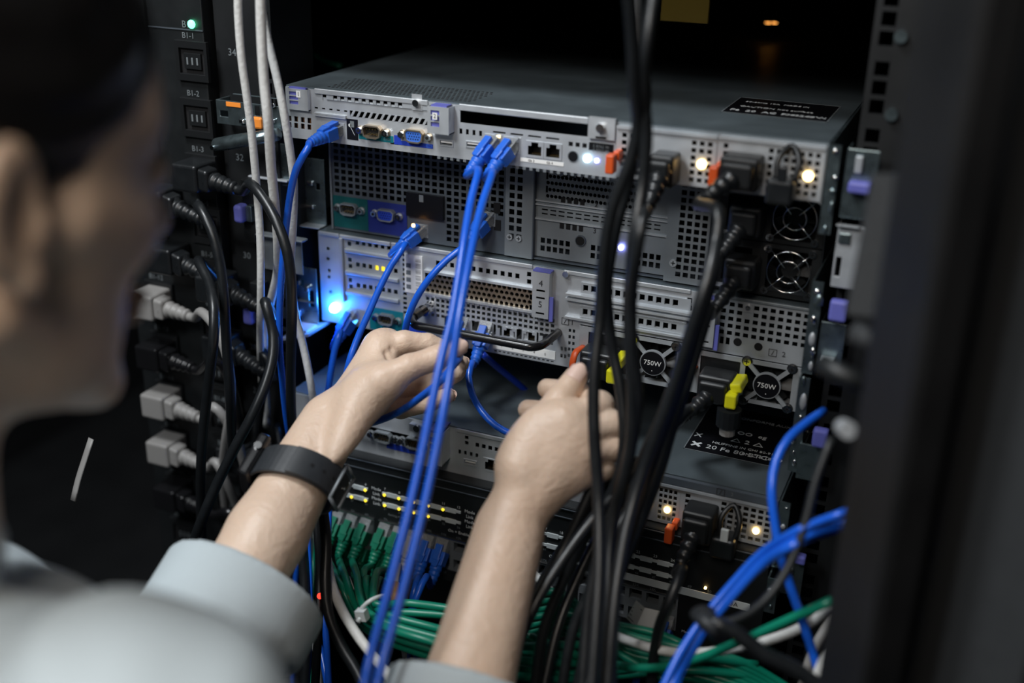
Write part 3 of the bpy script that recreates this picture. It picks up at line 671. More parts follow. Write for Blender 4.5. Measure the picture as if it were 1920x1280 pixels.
def psu750(xa, xb, za, zb, hub, orange, key):
    m = MB(); hx, hz = hub; R = .0185; hz = (za + zb) / 2
    m.plate(xa, xb, za, zb, Y - .002, [(hx - R, hx + R, za + .0035, zb - .0035), (xa + .008, hx - R - .004, za + .004, zb - .004)], key, .001)
    m.box(xa, xb, Y + .018, Y + .019, za, zb, 'black_void'); m.box(xa + .008, hx - R - .004, Y - .001, Y + .017, za + .004, zb - .004, 'black_plastic')
    o = m.build('power_supply', srvc)
    m = MB()
    for sx in (-1, 1):
        for sz in (-1, 1):
            m.obox((hx + sx * .0125, Y - .0030, hz + sz * .0120), (sx * .0065, 0, sz * .0065), (-sz * .0011, 0, sx * .0011), (0, .0009, 0), key)
    m.cyl((hx, Y - .0052, hz), (0, 1, 0), .0108, .003, key, 32); m.cyl((hx, Y - .0056, hz), (0, 1, 0), .0099, .0005, 'label_black', 32)
    m.build('fan_guard', o)
    m = MB(); m.text('750W', hx, hz, Y - .0057, .0058, 'label_white', ext=.0001); m.cyl((hx, Y - .0058, hz - .0065), (0, 1, 0), .0004, .0002, 'label_white', 8); m.build('lettering', o)
    m = MB()
    for k in range(7):
        a = k * 2 * math.pi / 7; c, s = math.cos(a), math.sin(a)
        m.obox((hx + c * .0125, Y + .006, hz + s * .0125), (c * .006, 0, s * .006), (-s * .004, .003, c * .004), (0, .0006, 0), 'black_plastic')
    m.cyl((hx, Y - .002, hz), (0, 1, 0), .008, .010, 'black_plastic', 24)
    m.build('fan_rotor', o)
    for sx, sz in ((-1, 1), (-1, -1), (1, 1), (1, -1)):
        m = MB(); m.cyl((hx + sx * .0175, Y - .0028, hz + sz * .0168), (0, 1, 0), .0042, .0008, 'black_plastic', 20); screw(m, hx + sx * .0175, hz + sz * .0168, Y - .0028, .0033); m.build('fan_screw', o)
    x, z = orange; x -= .0022; m = MB()
    m.tube(spline([(x + .002, Y - .003, z + .010), (x - .0005, Y - .014, z + .009), (x - .0015, Y - .018, z + .002), (x - .0018, Y - .018, z - .007)], .002), .003, 'orange_latch', 10, flat=.55); m.build('release_latch', o)
psu750(xp0, xp1, z0, zP - .0005, pt(1227, 676), pt(1096, 668), 'steel')
psu750(x67 - .004, .2165, z0, z0 + .037, pt(1440, 718), pt(1304, 705), 'steel')
# carrying handle of C
m = MB(); hb = -.003; zh = -.1882
m.tube(spline([(.0135, Y - .0005, zh - .001), (.0135, Y - .020, zh), (.0120, hb + .007, zh), (.006, hb, zh), (-.004, hb - .0005, zh), (-.045, hb - .0005, zh), (-.088, hb - .0005, zh), (-.098, hb, zh), (-.1065, hb + .009, zh), (-.1105, Y - .018, zh), (-.1110, Y - .0005, zh)], .003), .0036, 'black_gloss', 14); m.build('carrying_handle', srvc, label='glossy black bar handle')
m = MB(); x, z = pt(806, 574); m.cyl((x, Y - .012, z), (0, 1, 0), .0052, .012, 'chrome', 20); m.cyl((x - .002, Y - .026, z - .001), (0, 1, 0), .004, .014, 'black_gloss', 18); m.build('thumb_screw', srvc)

# ================================================================ server D (fourth, slim)
Y = -.018; D = Panel(Y); z0, z1 = -.3106, -.2668
srvd = chassis('rack_server', 'slim silver rack server with a black warning label on its lid', 'server', Y, z0, z1, 'steel_lid')
hs = D.row(895, 830.5, 1055, 874, 14, .0034, .0040)
hs += [D.row(*q, 1, .0034, .0032)[0] for q in ((875, 820, 875, 820), (875, 830, 875, 830))]
hs += D.row(862, 846, 894, 854, 4, .0024, .0038)
dv = D.r(640, 770, 772, 803); hs += [(dv[0], dv[1], dv[3] - .013, dv[3] - .009)]
for k in range(4):
    x, z = D.pt(921, 872); x += k * .0145; hs.append((x - .0055, x + .0055, z - .005, z + .005))
x, z = D.pt(882, 867); hs.append((x - .0055, x + .0055, z - .002, z + .002))
xq = D.pt(1168, 890)[0]
m = MB(); m.plate(-.217, xq, z0, z1 - .0012, Y, hs, 'steel_bright'); m.build('rear_panel', srvd)
m = MB(); m.box(D.pt(858, 800)[0], xq, Y - .0016, Y, z1 - .0035, z1, 'steel_bright'); m.build('lid_rim', srvd, bevel=.0005)
dsub(srvd, *D.pt(720, 817), Y, .0175, .0105, 'black_plastic', 9, 2, 'serial_connector', shell='steel_mid')
dsub(srvd, *D.pt(779, 829), Y, .0175, .0105, 'black_plastic', 15, 3, 'monitor_connector', shell='steel_mid')
m = MB(); x, z = D.pt(752, 842); m.box(x - .014, x + .019, Y - .0004, Y - .0001, z - .0018, z + .0035, 'port_blue'); m.build('port_sticker', srvd)
x, z = D.pt(882, 867); usb(srvd, x, z, Y, .0125, .0056)
for k in range(4): x, z = D.pt(921, 872); rj45_socket(srvd, x + k * .0145, z, Y, w=.0142, h=.0125)
m = MB(); r = D.r(773, 789, 806, 809); m.box(r[0], r[1], Y - .006, Y - .0001, r[2], min(r[3], z1), 'steel_bright'); x = (r[0] + r[1]) / 2; m.cyl((x, Y - .009, (r[2] + z1) / 2), (0, 1, 0), .003, .003, 'chrome', 14); m.build('screw_block', srvd)
r = D.r(817, 806, 842, 859); lb = latch_block(srvd, (r[0], r[1] + .001, r[2], z1 - .001), Y, '2', .016, 3, 'steel_bright')
x, z = D.pt(834, 829); m = MB(); x = r[1] - .0035; m.box(x - .002, x + .002, Y - .0165, Y - .0162, z1 - .013, z1 - .0078, 'label_white'); m.text('2', x, z1 - .0104, Y - .0166, .0048, 'print_dark'); m.build('number_plate', lb)
m = MB(); m.box(r[0] + .001, r[1] - .0005, Y - .016, Y + .004, z1 + .0002, z1 + .0014, 'touch_purple'); m.build('touch_pad', lb)
r1 = D.r(1170, 880, 1272, 990); r2 = D.r(1279, 915, 1432, 1030)
psu(srvd, (r1[0] , r1[1], z0 + .001, z1 - .007), Y, (r1[0] + .01, r1[1] - .018), D.pt(1253, 952), None, 11, 6, 'steel', .0026, .68)
psu(srvd, (r2[0], .2155, z0 + .001, z1 - .007), Y, (D.pt(1292, 950)[0], D.pt(1346, 950)[0]), D.pt(1419, 991), D.pt(1269, 978), 12, 6, 'steel', .0026, .68)
m = MB(); x, z = D.pt(1105, 948); m.box(x - .004, x + .004, Y - .014, Y - .001, z - .008, z + .008, 'orange_latch'); m.build('release_latch', srvd, bevel=.002)
m = MB(); m.box(xq, .217, Y - .004, Y - .0002, z1 - .0062, z1 - .0003, 'steel_dark'); x, z = D.pt(1354, 913); bolt_icon(m, x, z1 - .0033, Y - .004); m.text('2', x + .009, z1 - .0033, Y - .0043, .004, 'print_grey'); m.build('supply_frame', srvd)
q = [PZ(1281, 840, z1), PZ(1318, 772, z1), PZ(1492, 792, z1), PZ(1450, 876, z1)]
lid_label(q[0].x, .205, (q[0].y + q[3].y) / 2, q[1].y + .02, z1, srvd, [(.03, .12, .009, '\u2716 20 Fe 80 BTC 79'), (.03, .3, .009, 'X'), (.42, .34, .009, '\u25B3 2 \u25B3'), (.25, .22, .005, 'HILIPPINE IN CHI 80-91'), (.3, .5, .008, 'oo OO  eg'), (.35, .8, .006, 'CONFORME AUX NORMES'), (.6, .12, .006, '8NC 6 18')])

# ================================================================ network switch E
Y = -.030; E = Panel(Y); z0, z1 = -.4125, -.3108
sw = thing('network_switch', 'black forty-eight port network switch with rows of port lights below the servers', 'network switch', (0, Y, z0))
m = MB(); m.box(-.217, .217, Y + .001, Y + .35, z1 - .001, z1, 'black_metal'); m.box(-.217, .217, Y + .001, Y + .35, z0, z0 + .001, 'black_metal'); m.box(-.217, -.216, Y + .001, Y + .35, z0 + .001, z1 - .001, 'black_metal'); m.box(.216, .217, Y + .001, Y + .35, z0 + .001, z1 - .001, 'black_metal'); m.build('case', sw)
gx1 = [-.1357 - .01426 * 5 + i * .01426 for i in range(6)]; GR = [[x + g * .0936 - 0 for x in gx1] for g in range(4)]
GR = [[-.1357 - .01426 * (5 - i) for i in range(6)], [-.0452 - .01426 * (5 - i) for i in range(6)], [.0483 - .01426 * (5 - i) for i in range(6)], [.1427 - .01426 * (5 - i) for i in range(6)]]
zt, zb = -.3765, -.3940; hs = []
for g in GR:
    hs.append((g[0] - .0072, g[5] + .0072, zb - .0075, zt + .0075))
m = MB(); m.plate(-.217, .217, z0, z1 - .0002, Y, hs, 'black_metal')
for z in (z1 - .009, z1 - .0012): m.box(-.217, .217, Y - .0012, Y - .0001, z - .0006, z, 'steel_dark')
for g in GR: m.box(g[0] - .0072, g[5] + .0072, Y - .0010, Y - .0001, zt + .0076, zt + .0081, 'chrome')
m.build('front_panel', sw)
nl = 0
for gi, g in enumerate(GR):
    m = MB()
    for row, zz in enumerate((-.3395, -.3500)):
        n = len(g); x0, x1 = g[0] - .002, g[5] + .002
        for i in range(5): m.box(g[i] + .0022, g[i + 1] - .0022, Y - .0014, Y - .0001, zz - .0024, zz + .0016, 'led_strip')
        for i in range(6): m.box(g[i] - .0023, g[i] + .0023, Y - .0012, Y - .0001, zz - .0012, zz + .0010, 'led_strip')
    ls = m.build('light_strip', sw)
    for row, zz in enumerate((-.3395, -.3500)):
        on = {0: (1, 1, 0, 1, 0, 1) if row == 0 else (1, 1, 1, 1, 1, 1), 1: (1, 1, 1, 1, 1, 0) if row == 0 else (1, 1, 1, 1, 0, 0)}.get(gi, (0,) * 6)
        if gi == 0 and row == 1: on = (1, 1, 1, 1, 1, 1)
        for i in range(6):
            if on[i]: mm = MB(); mm.cyl((g[i], Y - .0018, zz - .0012), (0, 1, 0), .0013, .0015, 'led_yellow', 12); mm.build('port_light', ls)
    m = MB()
    for i in range(6):
        p = gi * 6 + i + 1
        m.text(str(p), g[i], -.3355, Y - .0002, .0034, 'print_white'); m.text(str(p + 24), g[i], -.3555, Y - .0002, .0030, 'print_grey')
        m.text('%dX' % p, g[i], -.3662 if gi < 3 else -.3668, Y - .0002, .0030, 'print_grey')
        m.text('%dX' % (p + 24), g[i], -.4045, Y - .0002, .0030, 'print_grey')
    for k, t in enumerate(('Mode', 'Link', 'Mode', 'Link')):
        if gi < 3: m.text(t, g[5] + .0105, -.3375 - .0049 * k, Y - .0002, .0042, 'print_white')
    if gi in (1, 2): m.text('On = Enable, link', g[5] + .004, -.3605, Y - .0002, .0040, 'print_white'); m.text('flashing = 100Mbps', g[1] , -.3602, Y - .0002, .0030, 'print_grey')
    m.build('lettering', sw)
    m = MB()
    x0, x1 = g[0] - .0072, g[5] + .0072
    m.plate(x0, x1, zb - .0075, zt + .0075, Y + .001, [(x - .0052, x + .0052, z - .0048, z + .0044) for x in g for z in (zt, zb)], 'steel_mid', .008)
    m.box(x0, x1, Y + .012, Y + .0125, zb - .0075, zt + .0075, 'black_void'); m.build('port_block', sw)
m = MB(); a = E.pt(1190, 1098); m.box(.0905 - .0, .2065, Y - .0008, Y - .0001, -.3640, -.3575, 'led_strip'); m.text('2  L3A', .190, -.3608, Y - .001, .0055, 'print_dark'); m.build('name_strip', sw, label='pale grey strip')
m = MB(); m.text('49', .158, -.3555, Y - .0002, .0034, 'print_grey'); m.text('50', .174, -.3555, Y - .0002, .0034, 'print_grey'); m.text('Module', .160, -.399, Y - .0002, .0034, 'print_white'); m.build('lettering', sw)
mm = MB(); x, z = E.pt(1323, 1101); mm.cyl((x, Y - .0012, z), (0, 1, 0), .0010, .0012, 'led_amber', 12); mm.build('port_light', sw)
for q in ((1377, 1192), (1377, 1203)): mm = MB(); x, z = E.pt(*q); mm.cyl((x, Y - .0012, z), (0, 1, 0), .0011, .0012, 'led_yellow', 12); mm.build('port_light', sw)
# device below, mostly hidden
m = MB(); m.box(-.217, .217, .02, .4, -.50, -.44, 'black_metal'); m.build('blank_unit', None)
tag(bpy.data.objects['blank_unit'], 'plain black rack unit hidden under the bundle of green cables', 'rack unit')
# ================================================================ cables, cords, plugs
def W(p):
    return p if isinstance(p, Vector) else P(*p)
def cable(name, label, cat, pts, r, key, group=None, n=10, root=None):
    w_ = [W(p) for p in pts]
    q = spline(w_, .007)
    if not isinstance(pts[0], Vector) and pts[0][1] <= -25:
        t = (q[0] - q[1]).normalized(); q = [q[0] + t * .03 + Vector((0, 0, .45)), q[0] + t * .02 + Vector((0, 0, .03))] + q
    if not isinstance(pts[-1], Vector) and pts[-1][1] >= 1290:
        t = (q[-1] - q[-2]).normalized(); q = q + [q[-1] + t * .02 + Vector((0, 0, -.03)), q[-1] + t * .03 + Vector((0, 0, -.40))]
    o0 = q[0]
    m = MB(); m.tube([p - o0 for p in q], r, key, n)
    o = m.build(name); o.location = o0
    return tag(o, label, cat, group)
def child(m, name, par, **k):
    return m.build(name, par, **k)
def boot(par, pos, d, key, up=(0, 0, 1), L=.022, clear='clear_plastic'):
    """moulded network plug: clear head, ribbed boot and hooded release tab; returns the cable end"""
    d = Vector(d).normalized(); up = Vector(up); up = (up - d * up.dot(d)).normalized(); rt = d.cross(up).normalized(); pos = Vector(pos)
    m = MB(); m.obox(pos + d * .001, rt * .0056, d * .007, up * .0038, clear)
    pl = m.build('plug', par)
    m = MB(); a = pos + d * .006
    m.obox(a + d * .005, rt * .0066, d * .006, up * .0052, key, .92)
    m.obox(a + d * .0005 + up * .0062, rt * .0034, d * .007, up * .0016, key, .9); m.obox(a + d * .009 + up * .005, rt * .0042, d * .004, up * .0026, key, .6)
    pts = []; rad = []
    for k in range(9):
        t = k / 8; pts.append(a + d * (.010 + t * (L - .006))); rad.append(.0058 - .0020 * t + (.0005 if k % 2 == 0 else -.0005))
    m.tube(pts, rad, key, 12)
    m.build('boot', pl if False else par, bevel=.0007)
    return a + d * (.010 + L - .008)
def net_cable(label, port, d, pts, key='cable_blue', bkey='boot_blue', group=None, r=.0029, L=.022, cat='cable', led_key=None):
    port = Vector(port); d = Vector(d).normalized()
    end = port + d * (.016 + L - .008); r0 = end
    q = [end - d * .003, end + d * .004] + [W(p) for p in pts]
    c = cable('network_cable', label, cat, q, r, key, group)
    boot(c, port, d, bkey, L=L)
    return c
def Pp(px, py, Y): return P(px, py, Y)

# ---- blue network cables
net_cable('bright blue network cable plugged into the leftmost port of the topmost server', (rj[0], -.002, rj[1]), (-.12, -.9, -.12), [(578, 277, -.045), (556, 315, -.048), (543, 372, -.046), (534, 450, -.045), (526, 545, -.046), (524, 640, -.047), (530, 720, -.05), (538, 790, -.05), (555, 900, -.05), (560, 1010, -.05), (553, 1120, -.05), (548, 1290, -.05)])
b0 = A.pt(*banks[0]); b1_ = A.pt(*banks[1])
net_cable('blue network cable hanging in front of the left hand, left one of the pair', (b0[0], -.002, b0[1]), (-.26, -.72, -.58), [(897, 318, .835), (884, 372, .82), (872, 440, .80), (860, 520, .785), (846, 600, .77), (826, 680, .755), (803, 790, .74), (782, 890, .73), (758, 990, .72), (727, 1110, .71), (692, 1240, .70), (680, 1300, .69)], r=.0030, group='hanging pair of blue cables')
net_cable('blue network cable hanging in front of the left hand, right one of the pair', (b1_[0], -.002, b1_[1]), (-.26, -.72, -.58), [(924, 322, .83), (905, 380, .81), (890, 440, .79), (874, 520, .77), (860, 600, .755), (846, 690, .745), (828, 790, .73), (806, 900, .72), (783, 1000, .71), (752, 1120, .70), (720, 1230, .69), (703, 1300, .68)], r=.0030, group='hanging pair of blue cables')
net_cable('blue network cable with a lit orange light at its plug above the barcode label', (b1[0], .044, b1[1]), (-.38, -.74, -.42), [(760, 458, .0), (735, 495, -.01), (712, 540, -.02), (690, 590, -.03), (668, 640, -.04), (652, 690, -.05), (640, 760, -.04)])
led(bpy.data.objects['rack_server.001'], b1[0] - .001, b1[1] + .0078, .034, .0018, 'led_orange')
net_cable('blue network cable running down from the dark server behind the hanging pair', (b2[0], .044, b2[1]), (-.25, -.75, -.5), [(872, 462, .01), (838, 487, -.0), (805, 522, -.01), (780, 560, -.012), (764, 600, -.01), (758, 640, .0), (762, 700, .0)])
for k in range(2): led(bpy.data.objects['rack_server.001'], b2[0] + .0, b2[1] + .013 + .003 * k, .036, .0010, 'led_yellow')
net_cable('blue network cable plugged in beside the bright blue light', (rjc[0], .036, rjc[1]), (-.20, -.66, -.68), [(638, 622, .0), (628, 655, -.005), (620, 700, -.01), (612, 760, -.01), (605, 820, -.01)])
x_, z_ = pt(912, 651); c = net_cable('blue network cable curving down under the black bar handle', (x_, .036, z0 * 0 - .2190 + .0215), (0, -.7, -.7), [(885, 680, .0), (879, 706, -.01), (886, 740, -.02), (904, 772, -.03), (930, 798, -.035), (962, 815, -.035), (1000, 826, -.03), (1030, 850, -.02)])
x_, z_ = pt(868, 643); net_cable('blue network cable held between the fingers of the left hand', (x_, .036, -.2190 + .0215), (0, -.7, -.6), [(862, 668, -.055), (846, 690, -.088), (824, 716, -.105), (792, 742, -.100), (748, 772, -.085), (702, 791, -.075), (660, 800, -.05), (620, 810, -.02)])
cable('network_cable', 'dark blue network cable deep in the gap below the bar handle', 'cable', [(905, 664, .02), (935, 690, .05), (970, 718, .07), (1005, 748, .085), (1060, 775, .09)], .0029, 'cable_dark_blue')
for i, (q, w_, l_) in enumerate((((1588, 958, .70), 0, 'upper'), ((1592, 976, .71), 17, 'middle'), ((1594, 985, .78), 24, 'rearmost'))):
    cable('network_cable', 'blue network cable crossing the lower right corner diagonally, %s of three' % l_, 'cable', [(1640, 925 + w_, .64), q, (1500, 992 + w_, .70), (1430, 1035 + w_, .73), (1375, 1092 + w_, .74), (1318, 1160 + w_ * 1.1, .74), (1275, 1225 + w_ * 1.6, .73), (1238 + w_, 1300, .72)], .0028, 'cable_blue', 'diagonal blue cables')
cable('network_cable', 'blue network cable looping down along the right rack rail', 'cable', [(1545, 770, .78), (1515, 790, .77), (1478, 822, .76), (1455, 865, .755), (1447, 915, .75), (1452, 975, .75), (1464, 1040, .75), (1484, 1105, .75), (1510, 1180, .75), (1535, 1260, .75), (1545, 1310, .75)], .0031, 'cable_blue')
# ---- white cables
cable('network_cable', 'off-white braided network cable, leftmost of the three hanging from the top', 'cable', [(446, -30, -.05), (447, 30, -.05), (453, 110, -.05), (464, 190, -.048), (474, 270, -.045), (482, 360, -.04), (488, 450, -.04), (489, 540, -.04), (488, 620, -.03), (490, 700, -.01), (500, 800, .0)], .0032, 'cable_white')
cable('network_cable', 'off-white braided network cable, middle and thickest of the three hanging from the top', 'cable', [(488, -30, -.07), (490, 60, -.07), (495, 150, -.07), (503, 230, -.07), (509, 320, -.06), (517, 400, -.05), (521, 460, -.04), (520, 510, -.02), (509, 560, -.01), (498, 610, -.01), (495, 680, -.01), (500, 780, -.0)], .0038, 'cable_white')
cable('network_cable', 'off-white braided network cable, rightmost of the three hanging from the top', 'cable', [(484, -30, -.04), (499, 60, -.04), (518, 140, -.04), (533, 215, -.04), (545, 290, -.035), (551, 350, -.03), (549, 430, -.03), (545, 500, -.03), (552, 580, -.03), (569, 650, -.03), (583, 720, -.03), (592, 790, -.02)], .0033, 'cable_white')
cable('network_cable', 'thick white cable curving under the green cable bundle at lower left', 'cable', [(612, 1040, .90), (622, 1095, .88), (645, 1150, .86), (678, 1202, .84), (708, 1240, .83), (735, 1275, .82), (750, 1310, .81)], .0038, 'cable_white')
cable('network_cable', 'white network cable crossing over the green bundle at lower right', 'cable', [(1565, 1128, .74), (1530, 1160, .76), (1480, 1186, .77), (1410, 1208, .78), (1330, 1222, .79), (1260, 1222, .80), (1190, 1205, .82), (1140, 1185, .84), (1090, 1160, .86), (1040, 1115, .88), (995, 1070, .90)], .0034, 'cable_white')
cable('network_cable', 'grey-white cable in the bottom right corner beside the rack post', 'cable', [(1600, 1100, .80), (1560, 1160, .80), (1525, 1220, .80), (1500, 1300, .80)], .0036, 'cord_grey')
cable('network_cable', 'pale cable rising at the bottom right corner nearest the dark door', 'cable', [(1600, 1160, .72), (1560, 1210, .72), (1535, 1260, .72), (1515, 1310, .72)], .0036, 'cable_white')
# ---- left power cords with their right-angle plugs
def cord_plug(label, x, z, key, pts, face_key=None, r=.0043, droop=.10, L=.026, group=None):
    """right-angle appliance plug seated in the power strip, cord leaving to the right"""
    Yf = -.001; s = 1
    d = Vector((1, -.10, -droop)).normalized()
    st = Vector((x + .010, Yf - .018, z))
    end = st + d * (.012 + L)
    c = cable('power_cable', label, 'power cable', [end - d * .003, end + d * .008] + pts, r, key, group)
    m = MB(); m.box(x - .0125, x + .0135, Yf - .030, Yf, z - .0120, z + .0120, key)
    m.obox(st + d * .005, d * .008, Vector((0, .0085, 0)), Vector((0, 0, .0095)), key, 1.0)
    pl = m.build('plug', c, bevel=.0026, seg=3)
    m = MB()
    P_ = []; R_ = []
    for k in range(19):
        t = k / 18; P_.append(st + d * (.009 + t * (L + .003))); R_.append((.0088 - .0032 * t) * (1.0 if (k % 4) < 2 else .80))
    m.tube(P_, R_, key, 14); m.build('strain_relief', c)
    return c
XR, XL = -.306, -.3665
pdu = thing('power_strip', 'tall black rack power strip with numbered outlets and a green light', 'power strip', (-.34, 0, -1.2))
m = MB(); m.box(-.400, -.2945, 0.0, .048, -.95, .145, 'black_metal'); m.build('housing', pdu, bevel=.001)
zR = [.0118 - .0477 * k for k in range(14)]; zL = [.0118 - .0477 * k + .0 for k in range(14)]
zL = [.045 - .0510 * k for k in range(14)]
for col, X, zs_l, off in (('R', XR, zR, 1), ('L', XL, zL, 1)):
    for k, z in enumerate(zs_l[:12]):
        m = MB(); m.plate(X - .0165, X + .0155, z - .0165, z + .0165, -.0035, [(X - .0130, X + .0125, z - .0105, z + .0105)], 'black_plastic', .0034)
        m.box(X - .0130, X + .0125, -.0005, -.0001, z - .0105, z + .0105, 'black_void'); m.box(X - .0085, X + .0085, -.0028, -.0005, z - .0065, z + .0065, 'black_plastic')
        for q in (-.005, 0, .005): m.box(X + q - .0008, X + q + .0008, -.0032, -.0028, z - .003, z + .003, 'print_grey')
        o = m.build('outlet', pdu, bevel=.0006)
        m = MB(); m.text('B1-%d' % (k + 1) if col == 'R' else 'B1-%d' % (k + 7), X - .004, z + .0203, -.0004, .0068, 'print_grey'); m.build('lettering', o)
m = MB(); a = P(349, 46, 0); m.text('B1', a.x, a.z, -.0004, .008, 'print_grey'); m.build('lettering', pdu)
a = P(361, 45, 0); led(pdu, a.x, a.z, -.001, .0036, 'led_green')
m = MB(); m.box(-.400, -.2945, -.0008, -.0001, .0365, .0375, 'steel_dark'); m.build('seam', pdu)
cord_plug('black power cord from the right outlet marked B1-3, arching over the white cables', XR + .002, zR[2] + .002, 'cord_black', [(470, 345, -.05), (498, 378, -.06), (525, 430, -.07), (542, 490, -.075), (547, 560, -.075), (546, 640, -.07), (545, 720, -.06), (548, 800, -.05), (560, 900, -.03)], droop=.12)
cord_plug('black power cord with four ribs, upper one beside the cheek', XL + .022, zL[3] - .001, 'cord_black', [(372, 385, -.05), (396, 430, -.06), (412, 490, -.065), (420, 560, -.07), (425, 650, -.07), (432, 760, -.07), (436, 860, -.06)], droop=.22, L=.03)
cord_plug('black power cord with ribs below the cheek, falling in front of the grey cords', XL + .026, zL[4] - .002, 'cord_black', [(372, 488, -.05), (392, 530, -.07), (401, 580, -.09), (400, 640, -.10), (392, 710, -.10), (383, 790, -.10), (377, 870, -.10), (377, 960, -.09), (380, 1050, -.08)], droop=.24, L=.03)
cord_plug('light grey power cord with square plug, topmost of the three grey ones', XL, zL[5] + .001, 'cord_grey', [(378, 585, -.05), (403, 612, -.06), (422, 655, -.065), (432, 710, -.065), (432, 770, -.06), (423, 830, -.05), (418, 890, -.03), (424, 960, -.01)], droop=.06)
cord_plug('black power cord with bulky plug between two light grey plugs', XL, zL[6] + .001, 'black_gloss', [(400, 672, -.04), (425, 700, -.03), (445, 760, -.02), (455, 850, -.01), (460, 950, .0)], droop=.08)
cord_plug('light grey power cord with square plug, middle one of the three grey ones', XL, zL[7] + .002, 'cord_grey', [(400, 762, -.05), (430, 798, -.045), (452, 850, -.04), (466, 910, -.03), (475, 990, -.02)], droop=.08)
cord_plug('light grey power cord with square plug, lowest of the three grey ones', XL, zL[8] + .003, 'cord_grey', [(405, 866, -.04), (428, 910, -.035), (445, 950, -.02), (470, 1000, .0)], droop=.10)
cord_plug('black power cord in the lowest visible outlet of the power strip', XL + .002, zL[9] + .004, 'black_gloss', [(430, 960, -.03), (460, 1000, -.02), (490, 1060, .0)], droop=.12)
cord_plug('black ribbed power cord behind the white cables, sweeping down to lower left', XR + .016, zR[4] - .001, 'cord_black', [(497, 565, -.045), (511, 615, -.05), (512, 665, -.06), (498, 720, -.075), (472, 780, -.09), (440, 840, -.10), (408, 905, -.11), (380, 970, -.12), (355, 1040, -.12), (345, 1090, -.12)], r=.0046, droop=.26, L=.034)
cord_plug('black ribbed power cord above the wristwatch', XR + .017, zR[6] + .038, 'cord_black', [(494, 660, -.02), (496, 700, -.02), (488, 760, -.02), (480, 840, -.01), (482, 920, .0)], droop=.40, L=.032)
cord_plug('short black power cord hidden behind the wristwatch', XR + .022, zR[8] + .022, 'cord_black', [(520, 800, .0), (530, 850, .0), (535, 920, .0)], droop=.15, L=.03)
# ---- cords at lower left under the forearm
for i, (pts, r_, k_, l_) in enumerate([
    ([(596, 900, .90), (606, 960, .89), (612, 1020, .88), (610, 1090, .87), (616, 1150, .86), (640, 1210, .85), (670, 1260, .84), (690, 1310, .83)], .0042, 'cord_black', 'worn black power cord hanging left of the green plugs'),
    ([(585, 900, .93), (595, 990, .92), (600, 1080, .92), (597, 1170, .91), (590, 1300, .90)], .0036, 'cord_black', 'thin black cord hanging below the watch forearm'),
    ([(560, 880, .95), (566, 1000, .95), (572, 1100, .95), (575, 1200, .94), (570, 1310, .93)], .0044, 'cord_black', 'thick black cord lowest behind the left sleeve cuff')]):
    cable('power_cable', l_, 'power cable', pts, r_, k_)
cable('network_cable', 'blue network cable hanging just left of the green plugs', 'cable', [(618, 880, .97), (617, 960, .97), (612, 1040, .96), (606, 1120, .95), (612, 1200, .94), (618, 1310, .93)], .0029, 'cable_blue')
cable('network_cable', 'blue network cable hanging behind the left sleeve cuff', 'cable', [(575, 980, .99), (580, 1080, .98), (583, 1160, .97), (604, 1230, .95), (618, 1310, .93)], .0029, 'cable_blue')
cable('network_cable', 'pale network cable hanging among the black cords at lower left', 'cable', [(588, 960, 1.0), (580, 1050, .99), (575, 1120, .98), (590, 1200, .97), (604, 1310, .96)], .0028, 'cable_white')
cable('network_cable', 'green network cable hanging at the far lower left of the green plugs', 'cable', [(590, 930, 1.02), (584, 1010, 1.01), (590, 1090, 1.0), (570, 1180, .99), (585, 1300, .98)], .0029, 'cable_green')
m = MB(); a = P(600, 1117, .90); m.ball(a, .0025, 'led_red', 10); o = m.build('light_dot'); tag(o, 'tiny red light glowing among the black cords at lower left', 'light')
